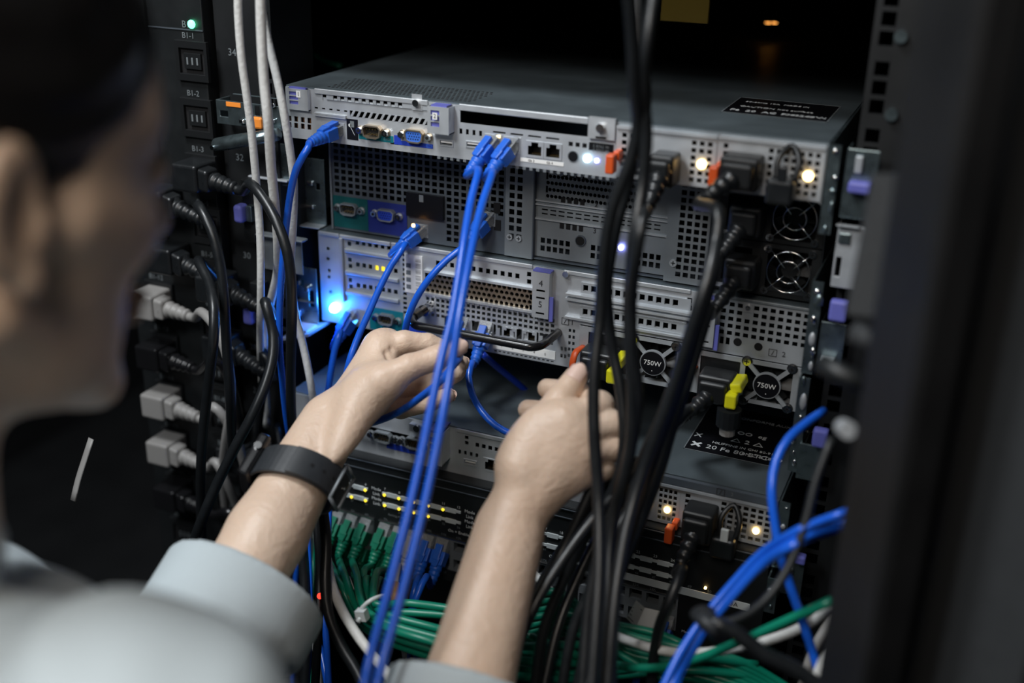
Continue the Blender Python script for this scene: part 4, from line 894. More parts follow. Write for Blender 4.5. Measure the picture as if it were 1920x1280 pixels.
# ---- green cables
rs = random.Random(7)
def up_port(g, i, row): return Vector((GR[g][i], -.032, zt if row == 0 else zb))
greens = [(0, 3, 0, 'in the leftmost visible upper port'), (0, 4, 0, 'in the second visible upper port'), (0, 5, 0, 'in the third visible upper port'), (1, 0, 0, 'in the fourth visible upper port, after the gap'), (1, 1, 0, 'in the fifth visible upper port, behind the blue pair'),
          (0, 2, 1, 'in the lower row left of the bundle'), (0, 4, 1, 'in the lower row under the second plug'), (0, 5, 1, 'in the lower row under the third plug'), (1, 0, 1, 'in the lower row after the gap'), (1, 1, 1, 'in the lower row behind the blue pair')]
tie = (700, 1148, .875)
for n_, (g, i, row, l_) in enumerate(greens):
    p = up_port(g, i, row); x = GR[g][i]
    ax = (n_ % 5) - 2; ay = (n_ // 5)
    t1 = (632 + 15 * (n_ % 5) + 6 * ay, 1090 + 6 * ay + rs.uniform(-6, 6), .92 - .012 * (n_ % 3))
    t1 = ({0: 628, 1: 645, 2: 668, 3: 682, 4: 705}[n_ % 5] + 4 * ay, 1075 + 12 * ay, .93 - .01 * (n_ % 3))
    t2 = (690 + ax * 7 + ay * 5, 1148 - ax * 8 + ay * 10, .895 - .008 * ((n_ * 2) % 5))
    t3 = (800 + ax * 6, 1190 - ax * 12 + ay * 10, .86 - .01 * (n_ % 4))
    t4 = (960, 1222 - ax * 14 + ay * 16, .85 - .01 * ((n_ * 3) % 4))
    t5 = (1130, 1236 - ax * 15 + ay * 10 + rs.uniform(-8, 8), .84)
    t6 = (1290, 1262 + ax * 14 + ay * 8, .82 + .01 * (n_ % 3)); t7 = (1420, 1290 + ax * 22, .82)
    pts = [t1, t2, t3, t4, t5, t6, t7]
    if n_ == 4: pts = [t1, t2, (760, 1130, .88), (840, 1140, .87), (960, 1160, .86), (1060, 1150, .86), (1120, 1165, .85), (1240, 1190, .84), (1330, 1235, .83), (1420, 1275, .82)]
    if n_ == 3: pts = [t1, t2, (770, 1148, .875), (850, 1155, .87), (950, 1175, .86), (1090, 1230, .83), (1200, 1252, .80), (1290, 1240, .78), (1380, 1205, .76), (1470, 1165, .74), (1560, 1125, .72)]
    c = net_cable('green network cable ' + l_, p, (-.10, -.62, -.78) if row == 0 else (-.1, -.55, -.84), pts, 'cable_green', 'boot_green', 'bundle of green network cables', r=.0031, L=.020)
    if n_ in (0, 1, 5, 8):
        ww = [W(q) for q in pts]; q = spline([ww[0], ww[1], ww[2]], .006); k = {0: 5, 1: 1, 5: 2, 8: 3}[n_]
        m = MB(); m.tube([q[k], q[k + 1], q[k + 2]], .0038, 'label_white', 12); m.build('cable_marker', c, label='white wrap-around marker')
for n_ in range(7):
    o_ = n_ * 9
    cable('network_cable', 'green network cable in the loose bundle at the bottom right, %s from the top' % ('first', 'second', 'third', 'fourth', 'fifth', 'sixth', 'seventh')[n_], 'cable',
          [(945, 1150 + o_ * 1.1, .88), (985 + o_, 1122 + o_ * 1.2, .87), (1050 + o_, 1110 + o_ * 1.5, .86), (1100 + o_, 1150 + o_, .85), (1180, 1190 + o_, .84), (1290, 1215 + o_ * .9, .83), (1390, 1240 + o_, .82), (1480, 1290 + o_, .82)], .0031, 'cable_green', 'loose green cables at the bottom right')
m = MB()
cc = [W((690 + 12 * math.cos(t) * 1.0 + 14 * math.cos(t) * 0, 1148, .885)) for t in (0,)]
a = W((655, 1150, .855)); b = W((712, 1120, .855)); c_ = W((722, 1118, .90)); d_ = W((662, 1170, .92))
loop = [W((668, 1158, .862)), W((680, 1138, .850)), W((697, 1124, .848)), W((716, 1117, .858)), W((727, 1118, .885)), W((722, 1135, .915)), W((700, 1160, .925)), W((676, 1172, .905)), W((668, 1160, .870))]
m.tube(spline(loop, .004), .0017, 'nylon', 8, flat=1.0); m.obox(W((679, 1152, .850)), (.004, 0, .001), (0, .003, 0), (-.001, 0, .004), 'nylon'); m.tube([W((678, 1154, .85)), W((671, 1166, .848))], .0018, 'nylon', 8)
o = m.build('cable_tie'); tag(o, 'translucent white cable tie around the green cable bundle', 'cable tie')
# ---- blue and clear plugs in the switch
net_cable('blue network cable with hooped boot in the switch port, left of the two blue ones', up_port(1, 3, 0), (-.02, -.62, -.78), [(784, 1082, .95), (774, 1118, .94), (772, 1160, .95), (780, 1230, .98)], L=.024, group='two blue plugs in the switch')
net_cable('blue network cable with hooped boot in the switch port, right of the two blue ones', up_port(1, 4, 0), (-.02, -.62, -.78), [(800, 1080, .94), (785, 1110, .93), (774, 1145, .93), (765, 1230, .95)], L=.024, group='two blue plugs in the switch')
c = net_cable('white network cable with a yellow sleeve left of the two blue switch plugs', up_port(1, 2, 0), (-.02, -.62, -.78), [(746, 1060, .94), (740, 1100, .93), (742, 1130, .92), (752, 1170, .93), (760, 1230, .95)], 'cable_white', 'cord_grey', L=.024)
q = [W((741, 1093, .93)), W((739, 1110, .925)), W((742, 1130, .92))]; m = MB(); m.tube(q, .0040, 'yellow_sleeve', 12); m.build('sleeve', c, label='yellow sleeve')
fb = up_port(3, 5, 1); c = net_cable('short blue network cable with a folded white flag label at the right switch ports', fb, (-.05, -.7, -.7), [(1205, 1230, .85), (1190, 1290, .86)], L=.018)
m = MB(); a = P(1238, 1186, .875); b = P(1252, 1150, .875); n1 = P(1208, 1140, .865); n2 = P(1192, 1176, .865); e1 = P(1192, 1126, .85); e2 = P(1174, 1158, .85)
V = [a, b, n1, n2, e1, e2]; V2 = [v + Vector((.0002, .0006, .0003)) for v in V]; m.add(V + V2, [(0, 1, 2, 3), (3, 2, 4, 5), (7, 6, 9, 8), (8, 9, 11, 10), (0, 3, 9, 6), (1, 7, 8, 2), (3, 5, 11, 9), (2, 8, 10, 4), (4, 10, 11, 5)], 'label_white')
for k in range(5):
    s = (k + .6) / 5.5; u0 = n1.lerp(n2, s) * .92 + e1.lerp(e2, s) * .08; u1 = n1.lerp(n2, s) * .1 + e1.lerp(e2, s) * .9; nn = Vector((-.0002, -.0007, .0002)); w2 = (n2 - n1).normalized() * .0006
    m.add([u0 + nn, u1 + nn, u1 + nn + w2, u0 + nn + w2], [(0, 1, 2, 3)], 'print_dark')
m.build('flag_label', c, label='folded white flag label')
# ---- black power plugs and cords at the right
def server_plug(label, x, z, Y, pts, r=.0040, key='cord_black', w=.0135, h=.0115, clip=None, d=(0.0, -.8, -.6), body='black_plastic', L=.030):
    """straight power plug in a server inlet, ribbed strain relief, then the cord"""
    d = Vector(d).normalized(); st = Vector((x, Y - .022, z)); end = st + d * L
    c = cable('power_cable', label, 'power cable', [end - d * .003, end + d * .008] + pts, r, key)
    m = MB(); m.box(x - w, x + w, Y - .024, Y - .0025, z - h, z + h, body); m.box(x - w * .8, x + w * .8, Y - .030, Y - .024, z - h * .75, z + h * .75, body); m.build('plug', c, bevel=.0025, seg=3)
    P_ = []; R_ = []
    for k in range(17):
        t = k / 16; P_.append(st + d * (t * L)); R_.append((.0085 - .0033 * t) * (1.0 if (k % 4) < 2 else .82))
    m = MB(); m.tube(P_, R_, key, 14); m.build('strain_relief', c)
    if clip == 'yellow':
        m = MB(); t = Vector((x + w + .003, Y - .016, z + .004))
        m.obox(t + Vector((.001, 0, .003)), (.0045, -.001, .0012), (0, .012, 0), (-.001, 0, .0035), 'yellow_clear'); m.obox(t + Vector((-.001, -.012, -.006)), (.0045, 0, 0), (0, .006, 0), (0, 0, .006), 'yellow_clear', .9)
        m.build('retaining_clip', c, bevel=.0015, label='translucent yellow clip')
    return c
xa = A.pt(1258, 305); server_plug('black power cord in the left supply of the topmost server', xa[0], xa[1] - .001, -.003, [(1208, 400, .70), (1192, 480, .70), (1183, 570, .72), (1186, 660, .73), (1196, 740, .74), (1184, 830, .75), (1160, 920, .76), (1145, 1010, .76), (1140, 1120, .75), (1135, 1300, .74)], w=.009)
xa = A.pt(1400, 312); server_plug('black power cord in the right supply of the topmost server, running down diagonally', xa[0], xa[1], -.003, [(1346, 395, .72), (1345, 440, .72), (1334, 500, .71), (1312, 570, .71), (1290, 640, .72), (1268, 710, .73), (1240, 790, .74), (1210, 870, .75), (1185, 950, .75), (1165, 1040, .74), (1150, 1150, .73), (1138, 1300, .72)], w=.0135, d=(-.5, -.75, -.42), r=.0045)
server_plug('black power cord in the upper fan supply of the dark server', B.pt(1410, 395)[0], B.pt(1410, 400)[1], .044, [(1345, 490, .75), (1325, 560, .74), (1300, 640, .74), (1275, 720, .75), (1246, 800, .76), (1222, 870, .77), (1190, 960, .78), (1160, 1060, .78), (1120, 1180, .77), (1095, 1300, .76)], w=.012, d=(-.35, -.6, -.7))
server_plug('black power cord in the lower fan supply of the dark server', B.pt(1400, 492)[0], B.pt(1400, 497)[1], .044, [(1330, 580, .78), (1308, 650, .77), (1282, 740, .77), (1258, 810, .78), (1238, 880, .79), (1212, 950, .80), (1180, 1030, .80), (1140, 1130, .79), (1105, 1200, .78), (1080, 1300, .78)], w=.012, d=(-.35, -.6, -.7))
xc = Cc.pt(1135, 672); server_plug('black power plug gripped by the right hand, with a yellow clip', xc[0] + .0005, xc[1] + .003, .036, [(1128, 800, .80), (1120, 880, .80), (1090, 960, .80), (1050, 1040, .80), (1010, 1120, .79), (975, 1200, .78), (950, 1300, .77)], w=.0145, clip='yellow', d=(-.05, -.6, -.8))
xc = Cc.pt(1342, 712); c = server_plug('black power plug with a yellow clip in the right 750W supply', xc[0] + .0045, xc[1] + .002, .036, [(1290, 768, .81), (1255, 805, .80), (1210, 858, .79), (1165, 912, .79), (1110, 975, .79), (1055, 1050, .78), (1005, 1130, .77), (968, 1220, .76), (950, 1300, .76)], w=.0135, clip='yellow', d=(-.55, -.6, -.6))
m = MB(); k = Vector((xc[0] + .019, .008, xc[1] - .010)); m.cyl(k + Vector((0, 0, -.012)), (0, 0, 1), .0095, .014, 'cord_black', 14); m.cyl(k + Vector((0, 0, -.020)), (0, 0, 1), .006, .008, 'cord_grey', 12, .0065); m.build('clip_knob', c, smooth=False)
xd_ = D.pt(1322, 962); server_plug('black power cord in the right supply of the slim lower server', xd_[0], xd_[1] + .001, -.021, [(1279, 1066, .80), (1264, 1105, .79), (1248, 1145, .79), (1235, 1180, .80), (1225, 1240, .81), (1220, 1300, .82)], w=.0120, h=.013, d=(-.2, -.6, -.75), r=.0040)
# bail clips beside plugs
for (q, Yq, l_) in (((1372, 985), -.018, 'grey wire-tie buckle with a pale tongue beside the lowest power plug'), ((1480, 322), 0.0, 'grey plastic cable strap hanging on the right supply of the topmost server')):
    a = P(q[0], q[1], Yq - .004); o = thing('cable_strap', l_, 'cable strap', a)
    m = MB(); m.obox(a + Vector((-.002, -.012, -.010)), (.0095, 0, 0), (0, .010, 0), (0, 0, .009), 'cord_black', .9); m.build('knob', o, bevel=.003, seg=3)
    m = MB(); m.tube(spline([a + Vector((-.006, -.012, -.004)), a + Vector((-.007, -.008, .010)), a + Vector((0, .0, .018)), a + Vector((.007, -.008, .010)), a + Vector((.006, -.012, -.004))], .003), .0022, 'black_plastic', 8); m.build('loop', o)
    m = MB(); m.obox(a + Vector((-.001, -.020, .002)), (.0030, 0, 0), (0, .0015, 0), (0, 0, .006), 'nylon' if Yq < 0 else 'cord_black'); m.build('tongue', o, bevel=.0008)
# foreground black cords
for pts, r_, l_ in [
    ([(1178, -40, .64), (1186, 60, .66), (1190, 160, .68), (1196, 235, .70), (1178, 310, .71), (1148, 390, .72), (1132, 480, .73), (1125, 590, .74), (1114, 700, .74), (1114, 810, .74), (1122, 930, .74), (1124, 1050, .73), (1118, 1170, .72), (1108, 1310, .71)], .0042, 'black power cord hanging from the top across the right hand'),
    ([(1232, -40, .68), (1216, 60, .68), (1206, 160, .69), (1212, 250, .70), (1205, 340, .71), (1190, 440, .71), (1181, 540, .72), (1180, 640, .73), (1186, 740, .74), (1182, 840, .75), (1160, 930, .76), (1130, 1020, .77), (1105, 1120, .77), (1090, 1310, .76)], .0042, 'black power cord hanging from the top just right of the right hand'),
    ([(1196, -40, .72), (1200, 80, .72), (1210, 200, .73), (1180, 330, .75), (1152, 440, .76), (1138, 540, .77), (1146, 640, .78), (1163, 730, .78), (1170, 830, .78), (1150, 920, .79), (1100, 1000, .80), (1060, 1080, .80), (1020, 1180, .80), (1000, 1310, .80)], .0040, 'black power cord hanging from the top behind the two nearer ones')]:
    cable('power_cable', l_, 'power cable', pts, r_, 'cord_black')
for n_, pts in enumerate([
    [(1240, 780, .76), (1205, 860, .76), (1182, 950, .75), (1160, 1060, .74), (1150, 1180, .73), (1145, 1310, .72)],
    [(1200, 860, .82), (1150, 925, .82), (1095, 990, .82), (1045, 1060, .82), (1000, 1140, .81), (965, 1220, .80), (948, 1310, .80)],
    [(1195, 900, .84), (1130, 990, .83), (1080, 1090, .82), (1045, 1180, .81), (1015, 1310, .80)],
    [(1205, 900, .80), (1155, 1000, .79), (1115, 1090, .78), (1075, 1180, .78), (1050, 1310, .78)],
    [(1170, 870, .86), (1100, 960, .86), (1040, 1050, .85), (985, 1160, .84), (940, 1310, .83)]]):
    cable('power_cable', 'black power cord in the fan of cords at the bottom, %s' % ('nearest the camera', 'second from the right forearm', 'crossing in the middle', 'right of the middle', 'nearest the right forearm')[n_], 'power cable', pts, .0038, 'cord_black', 'fan of black cords at the bottom')
cable('power_cable', 'thick black cord crossing the bottom right corner below the blue cables', 'power cable', [(1330, 1165, .70), (1380, 1185, .70), (1430, 1225, .70), (1500, 1260, .70), (1560, 1310, .70)], .0050, 'cord_black')
cable('power_cable', 'black cord falling from the rail past the looped blue cable', 'power cable', [(1560, 820, .70), (1530, 900, .70), (1510, 980, .70), (1480, 1060, .70), (1430, 1130, .70), (1370, 1165, .71), (1325, 1160, .72)], .0030, 'black_metal')
m = MB(); m.tube([W((1318, 1150, .715)), W((1330, 1168, .700)), W((1345, 1185, .715))], .0085, 'watch_rubber', 14, flat=.7); o = m.build('cable_strap'); tag(o, 'black hook-and-loop strap binding the diagonal blue cables', 'cable strap')

# ================================================================ rail hardware
def bracket(name, label, cat, px0, py0, px1, py1, Y, key='galvanised', holes=(), depth=.02, parts=()):
    pn = Panel(Y); x0, x1, a, b = pn.r(px0, py0, px1, py1); o = thing(name, label, cat, ((x0 + x1) / 2, Y, a))
    m = MB(); hs = [(pn.pt(h[0], h[1])[0] - h[2], pn.pt(h[0], h[1])[0] + h[2], pn.pt(h[0], h[1])[1] - h[3], pn.pt(h[0], h[1])[1] + h[3]) for h in holes]
    m.plate(x0, x1, a, b, Y, hs, key, .0012); m.box(x0, x0 + .0012, Y + .0012, Y + depth, a, b, key); m.build('plate', o, bevel=.0004)
    for (nm, kk, q0, q1, q2, q3, pr, *lb) in parts:
        rr = pn.r(q0, q1, q2, q3); m = MB(); m.box(rr[0], rr[1], Y - pr, Y - .0001, rr[2], rr[3], kk); m.build(nm, o, bevel=min(.002, abs(rr[1] - rr[0]) * .2), label=lb[0] if lb else None)
    return o
bracket('rail_bracket', 'zinc rail bracket with an orange tab left of the topmost server', 'bracket', 404, 186, 528, 246, -.006, holes=((420, 213, .004, .0025), (482, 208, .0025, .004)), parts=[('tab', 'orange_bright', 476, 217, 496, 242, .004, 'orange release tab'), ('tab', 'orange_bright', 424, 190, 452, 202, .0006, 'faded orange sticker'), ('rivet', 'chrome', 451, 222, 461, 232, .003), ('rivet', 'chrome', 510, 222, 518, 230, .003), ('rivet', 'chrome', 510, 192, 518, 201, .003), ('edge', 'galvanised', 440, 176, 528, 184, .003)])
a0, a1 = P(402, 272, -.02), P(520, 252, -.02)
m = MB(); m.tube([a0 + (a1 - a0) * t for t in (0, .04, .3, .65, 1)], [.004, .007, .0075, .0070, .0065], 'galvanised', 14, flat=.8); m.cyl(a0 + Vector((.004, -.009, 0)), (0, 1, 0), .002, .003, 'chrome', 12); o = m.build('latch_lever'); tag(o, 'rounded zinc latch lever left of the topmost server', 'lever')
bracket('slide_rail', 'zinc slide rail at the left side of the dark server', 'slide rail', 548, 292, 612, 424, .050, holes=((566, 330, .002, .002), (596, 350, .002, .003)), depth=.3, parts=[('rivet', 'chrome', 576, 338, 588, 348, .002), ('rivet', 'chrome', 572, 382, 590, 392, .002), ('edge', 'steel', 552, 412, 612, 424, .012)])
bracket('slide_rail', 'zinc slide rail bracket left of the dark server behind the white cables', 'slide rail', 470, 262, 545, 350, .015, key='galvanised', depth=.2, parts=[('edge', 'steel', 472, 330, 545, 336, .006)])
bracket('rail_bracket', 'grey rail bracket with a bent ledge behind the arching black cord', 'bracket', 492, 438, 568, 516, .010, key='steel_mid', depth=.05, parts=[('edge', 'steel_mid', 490, 436, 578, 446, .010)])
bracket('rail_bracket', 'rail bracket lit blue by the glowing light of the silver server', 'bracket', 553, 498, 597, 610, .030, holes=((566, 530, .002, .003), (584, 560, .0025, .008)), depth=.05, parts=[('rivet', 'chrome', 558, 523, 566, 533, .003), ('rivet', 'chrome', 572, 534, 582, 546, .004), ('tab', 'steel', 556, 578, 566, 592, .004), ('edge', 'steel', 560, 600, 597, 612, .02), ('edge', 'steel_mid', 556, 560, 592, 566, .004)])
m = MB(); a = P(572, 620, .02); m.obox(a, (.013, .004, .003), (0, .018, 0), (0, 0, .0012), 'steel'); o = m.build('mounting_clip'); tag(o, 'small steel ledge glowing blue under the locator light', 'clip')
for q, l_ in (((445, 380, 464, 416), 'purple touch latch left of the dark server behind the black cord'), ((462, 571, 482, 606), 'purple touch latch left of the silver server beside the white cables')):
    rr = Panel(-.004).r(*q); o = thing('rail_latch', l_, 'latch', ((rr[0] + rr[1]) / 2, .01, rr[2]))
    m = MB(); m.box(rr[0], rr[1], -.012, .0, rr[2], rr[3], 'touch_purple'); m.build('touch_point', o, bevel=.003, seg=3)
    m = MB(); m.box(rr[1] + .0003, rr[1] + .006, -.006, .003, rr[2] + .001, rr[3] - .001, 'galvanised'); m.box(rr[0] + .002, rr[1] + .004, .0002, .011, rr[2] - .02, rr[3] + .02, 'black_metal'); m.build('spring_plate', o, bevel=.0006)
# right-hand rail brackets
bracket('rail_bracket', 'zinc rail bracket with a purple tab right of the topmost server', 'bracket', 1590, 278, 1632, 414, -.004, 'galvanised', parts=[('touch_point', 'touch_purple', 1594, 334, 1634, 361, .010, 'purple touch latch'), ('rivet', 'steel', 1606, 290, 1616, 325, .003)])
bracket('rail_bracket', 'pale zinc rail plate with a round dimple right of the dark server fans', 'bracket', 1572, 420, 1612, 545, -.002, 'steel', holes=((1571, 500, .0018, .007),), parts=[('rivet', 'galvanised', 1574, 434, 1594, 458, .002), ('edge', 'steel_bright', 1570, 418, 1612, 424, .006)])
bracket('rail_bracket', 'zinc rail bracket with a purple tab right of the 750W server', 'bracket', 1540, 602, 1576, 690, -.002, 'galvanised', parts=[('touch_point', 'touch_purple', 1560, 556, 1588, 600, .008, 'purple touch latch'), ('edge', 'steel', 1540, 664, 1566, 670, .01)])
bracket('rail_bracket', 'zinc rail bracket with a purple tab right of the slim lower server', 'bracket', 1500, 830, 1536, 905, -.010, 'galvanised', parts=[('touch_point', 'touch_purple', 1528, 796, 1552, 835, .008, 'purple touch latch')])
bracket('rail_bracket', 'dark rail bracket with a small purple tab near the crossing blue cables', 'bracket', 1470, 1045, 1500, 1120, -.012, 'galvanised', parts=[('touch_point', 'touch_purple', 1494, 1032, 1512, 1052, .008, 'purple touch latch'), ('rivet', 'chrome', 1478, 1062, 1488, 1074, .003)])
rs = random.Random(3)
for n_, (xa_, ya_, xb_, yb_, Yr, l_) in enumerate([(1556, 268, 1574, 440, -.003, 'glinting zinc slide rail edge right of the topmost server'), (1505, 520, 1535, 700, .0, 'glinting zinc slide rail edge right of the 750W server'), (1486, 700, 1514, 885, -.004, 'glinting zinc slide rail edge beside the lower 750W fan'), (1442, 930, 1462, 1060, -.022, 'zinc slide rail edge right of the slim lower server'), (1412, 1070, 1432, 1140, -.035, 'bent zinc mounting ear of the network switch')]):
    pn = Panel(Yr); x0, x1, a, b = pn.r(xa_, ya_, xb_, yb_); x0, x1 = .2185 if n_ < 4 else .2185, .2265
    o = thing('slide_rail', l_, 'slide rail', (x0, Yr, a)); m = MB()
    m.box(x0, x0 + .0012, Yr - .004, Yr + .3, a, b, 'galvanised'); m.box(x0 + .0012, x1, Yr - .004, Yr - .003, a, b, 'galvanised')
    m.build('rail', o)
    m = MB(); k_ = int((b - a) / .011)
    for k in range(k_):
        z = a + (k + .5 + rs.uniform(-.35, .35)) * (b - a) / k_; m.ball((x0 + .004 + rs.uniform(-.003, .003), Yr - .005, z), rs.uniform(.001, .003), rs.choice(['chrome', 'steel', 'galvanised']), 10, (rs.uniform(.7, 1.4), .6, rs.uniform(.7, 2.4)))
    m.build('rivets', o)
for k in range(4):
    q = ((1690, 68), (1672, 214), (1622, 352), (1593, 797))[k]; a = P(q[0], q[1], .012 if k < 3 else .62); m = MB()
    if k < 3: m.cyl(a + Vector((0, -.004, 0)), (0, 1, 0), .0042, .004, 'galvanised', 16)
    else: m.cyl(a + Vector((-.003, -.004, 0)), (.4, -.9, .3), .0048, .010, 'steel_bright', 18)
    o = m.build('cage_screw'); tag(o, ('round screw head near the top of the right rack post', 'round screw head on the right rack post beside the warning label', 'round screw head beside the purple tab on the right rack post', 'large pale blurred screw head in the foreground right of the servers')[k], 'screw')
for q, l_, kk in (((1640, 640, .60), 'dark blurred round knob in the right foreground', 'door_grey'), ((1575, 700, .63), 'dark blurred lever in the right foreground', 'black_metal')):
    a = P(*q); m = MB(); m.tube([a + Vector((-.012, .004, .002)), a, a + Vector((.014, -.002, -.002))], .006, kk, 14); o = m.build('foreground_latch'); tag(o, l_, 'knob')
# open rack door in the right foreground
door = thing('rack_door', 'black open rack door blurred in the right foreground', 'rack door', P(1800, 1200, .42))
t0, t1 = P(1712, 0, .50), P(1760, 0, .45)
def slab(pxl, pxr, dl, dr, key, name, th=.012, lab=None):
    a = P(pxl, 300, dl); b = P(pxr, 300, dr); n = (b - a).cross(Vector((0, 0, 1))).normalized(); n = n if n.y > 0 else -n; m = MB()
    V = []
    for z in (-.75, .45):
        for p, t in ((a, 0), (b, 0), (b, th), (a, th)): V.append((p.x + n.x * t, p.y + n.y * t, z))
    m.add(V, [(0, 1, 5, 4), (1, 2, 6, 5), (2, 3, 7, 6), (3, 0, 4, 7), (0, 3, 2, 1), (4, 5, 6, 7)], key); return m.build(name, door, bevel=.003, label=lab)
slab(1678, 1790, .52, .46, 'door_black', 'frame_post', .02)
slab(1795, 1880, .46, .50, 'door_black', 'frame_edge', .004)
slab(1885, 2150, .50, .42, 'door_grey', 'mesh_panel', .004)
m = MB(); a = P(1640, 330, .60); b = P(1700, 330, .60); c_ = P(1690, 600, .58); d_ = P(1590, 590, .58); nrm = Vector((-.002, .006, 0))
V = [a, b, c_, d_] + [v + nrm for v in (a, b, c_, d_)]; m.add(V, [(0, 3, 2, 1), (4, 5, 6, 7), (0, 1, 5, 4), (1, 2, 6, 5), (2, 3, 7, 6), (3, 0, 4, 7)], 'door_grey'); m.build('gusset', door)
# background details
m = MB(); a = P(1285, 14, .98); m.obox(a, (.021, 0, 0), (0, .002, 0), (0, 0, .012), 'yellow_sleeve'); o = m.build('warning_tag'); tag(o, 'dim yellow tag in the dark above the servers', 'tag')
cable('network_cable', 'dark green cable lying deep in the rack above the servers', 'cable', [(530, 45, .29), (560, 80, .27), (600, 110, .25), (640, 125, .24)], .0029, 'cable_green')

m = MB(); m.tube(spline([W((171, 822, .95)), W((158, 862, .95)), W((146, 900, .95)), W((137, 938, .95))], .01), .0038, 'cord_grey', 8, flat=.3); o = m.build('cable_strap'); tag(o, 'short pale strap hanging in the dark at far left behind the chin', 'strap')
for px_, l_ in ((1440, 'tiny glowing amber glint far back above the servers, left of two'), (1452, 'tiny glowing amber glint far back above the servers, right of two')):
    m = MB(); a = P(px_, 43, 1.2); m.ball(a, .0016, 'amber_glint', 8, (2, 1, .5)); o = m.build('light_dot'); tag(o, l_, 'light')  # glowing beads imitate two amber glints
# ================================================================ the person
def V3(*a): return np.array(a, float)
class Field:
    """signed distance grid; smooth unions of tapered limbs and ellipsoids, meshed by surface nets"""
    def __init__(s, lo, hi, res):
        s.lo = np.array(lo, float); s.res = res; s.n = np.ceil((np.array(hi) - s.lo) / res).astype(int) + 1
        s.d = np.full(s.n, 1.0, np.float32)
    def sl(s, a, b, pad):
        i0 = np.clip(np.floor((np.minimum(a, b) - pad - s.lo) / s.res).astype(int), 0, s.n - 1); i1 = np.clip(np.ceil((np.maximum(a, b) + pad - s.lo) / s.res).astype(int) + 1, 1, s.n)
        if (i1 <= i0).any(): return None, None
        g = np.meshgrid(*[(s.lo[k] + np.arange(i0[k], i1[k]) * s.res).astype(np.float32) for k in range(3)], indexing='ij')
        return tuple(slice(i0[k], i1[k]) for k in range(3)), g
    def put(s, sl, e, k, op):
        d = s.d[sl]
        if op == 'add':
            h = np.clip(.5 + .5 * (d - e) / k, 0, 1); s.d[sl] = d * (1 - h) + e * h - k * h * (1 - h)
        elif op == 'sub':
            h = np.clip(.5 - .5 * (d + e) / k, 0, 1); s.d[sl] = d * (1 - h) - e * h + k * h * (1 - h)
    def cone(s, a, b, ra, rb, k=.004, op='add', kbase=None):
        a = np.array(a, float); b = np.array(b, float); R = max(ra, rb); pad = R + 2.5 * max(k if np.isscalar(k) else .01, kbase[1] if kbase else 0) + s.res
        sl, g = s.sl(a, b, pad)
        if sl is None: return
        ab = b - a; L2 = float(ab @ ab) + 1e-12
        t = np.clip(((g[0] - a[0]) * ab[0] + (g[1] - a[1]) * ab[1] + (g[2] - a[2]) * ab[2]) / L2, 0, 1)
        e = np.sqrt((g[0] - a[0] - t * ab[0]) ** 2 + (g[1] - a[1] - t * ab[1]) ** 2 + (g[2] - a[2] - t * ab[2]) ** 2) - (ra + (rb - ra) * t)
        if kbase:
            c, kb, w = kbase; kk = k + kb * np.exp(-((g[0] - c[0]) ** 2 + (g[1] - c[1]) ** 2 + (g[2] - c[2]) ** 2) / (w * w))
        else: kk = k
        s.put(sl, e.astype(np.float32), kk, op)
    def ell(s, c, axes, r, k=.004, op='add'):
        """ellipsoid; axes: 3 unit vectors, r: radii"""
        c = np.array(c, float); R = max(r); sl, g = s.sl(c, c, R + 2.5 * k + s.res)
        if sl is None: return
        q = [sum((g[j] - c[j]) * axes[i][j] for j in range(3)) for i in range(3)]
        n = np.sqrt(sum((q[i] / r[i]) ** 2 for i in range(3))); n2 = np.sqrt(sum((q[i] / r[i] ** 2) ** 2 for i in range(3))) + 1e-9
        e = n * (n - 1) / n2
        s.put(sl, e.astype(np.float32), k, op)
    def ring(s, c, ax, R, hw, t, k=.003):
        c = np.array(c, float); sl, g = s.sl(c, c, R + hw + .02)
        q = [g[j] - c[j] for j in range(3)]; h = sum(q[j] * ax[j] for j in range(3)); rho = np.sqrt(np.maximum(sum(v * v for v in q) - h * h, 0))
        a = np.abs(rho - R) - t * .4; b = np.abs(h) - hw; e = np.sqrt(np.maximum(a, 0) ** 2 + np.maximum(b, 0) ** 2) + np.minimum(np.maximum(a, b), 0) - t * .6
        s.put(sl, e.astype(np.float32), k, 'add')
    def trim(s, c, ax, R=.11):
        c = np.array(c, float); sl, g = s.sl(c, c, R); e = sum((g[j] - c[j]) * ax[j] for j in range(3)); s.d[sl] = np.maximum(s.d[sl], e.astype(np.float32))
    def chain(s, pts, rad, k=.003, kbase=None):
        f = Field.__new__(Field); f.lo, f.res, f.n = s.lo, s.res, s.n
        lo = np.min(pts, 0) - max(rad) - .012; hi = np.max(pts, 0) + max(rad) + .012
        f = Field(s.lo + np.floor((lo - s.lo) / s.res) * s.res, hi, s.res)
        for i in range(len(pts) - 1): f.cone(pts[i], pts[i + 1], rad[i], rad[i + 1], k)
        i0 = np.round((f.lo - s.lo) / s.res).astype(int); a = np.maximum(i0, 0); b = np.minimum(i0 + f.n, s.n)
        sl = tuple(slice(a[j], b[j]) for j in range(3)); fs = tuple(slice(a[j] - i0[j], b[j] - i0[j]) for j in range(3))
        e = f.d[fs]; kk = .0012
        if kbase:
            g = np.meshgrid(*[(s.lo[j] + np.arange(a[j], b[j]) * s.res).astype(np.float32) for j in range(3)], indexing='ij')
            c, kb, w = kbase; kk = .0012 + kb * np.exp(-((g[0] - c[0]) ** 2 + (g[1] - c[1]) ** 2 + (g[2] - c[2]) ** 2) / (w * w))
        s.put(sl, e, kk, 'add')
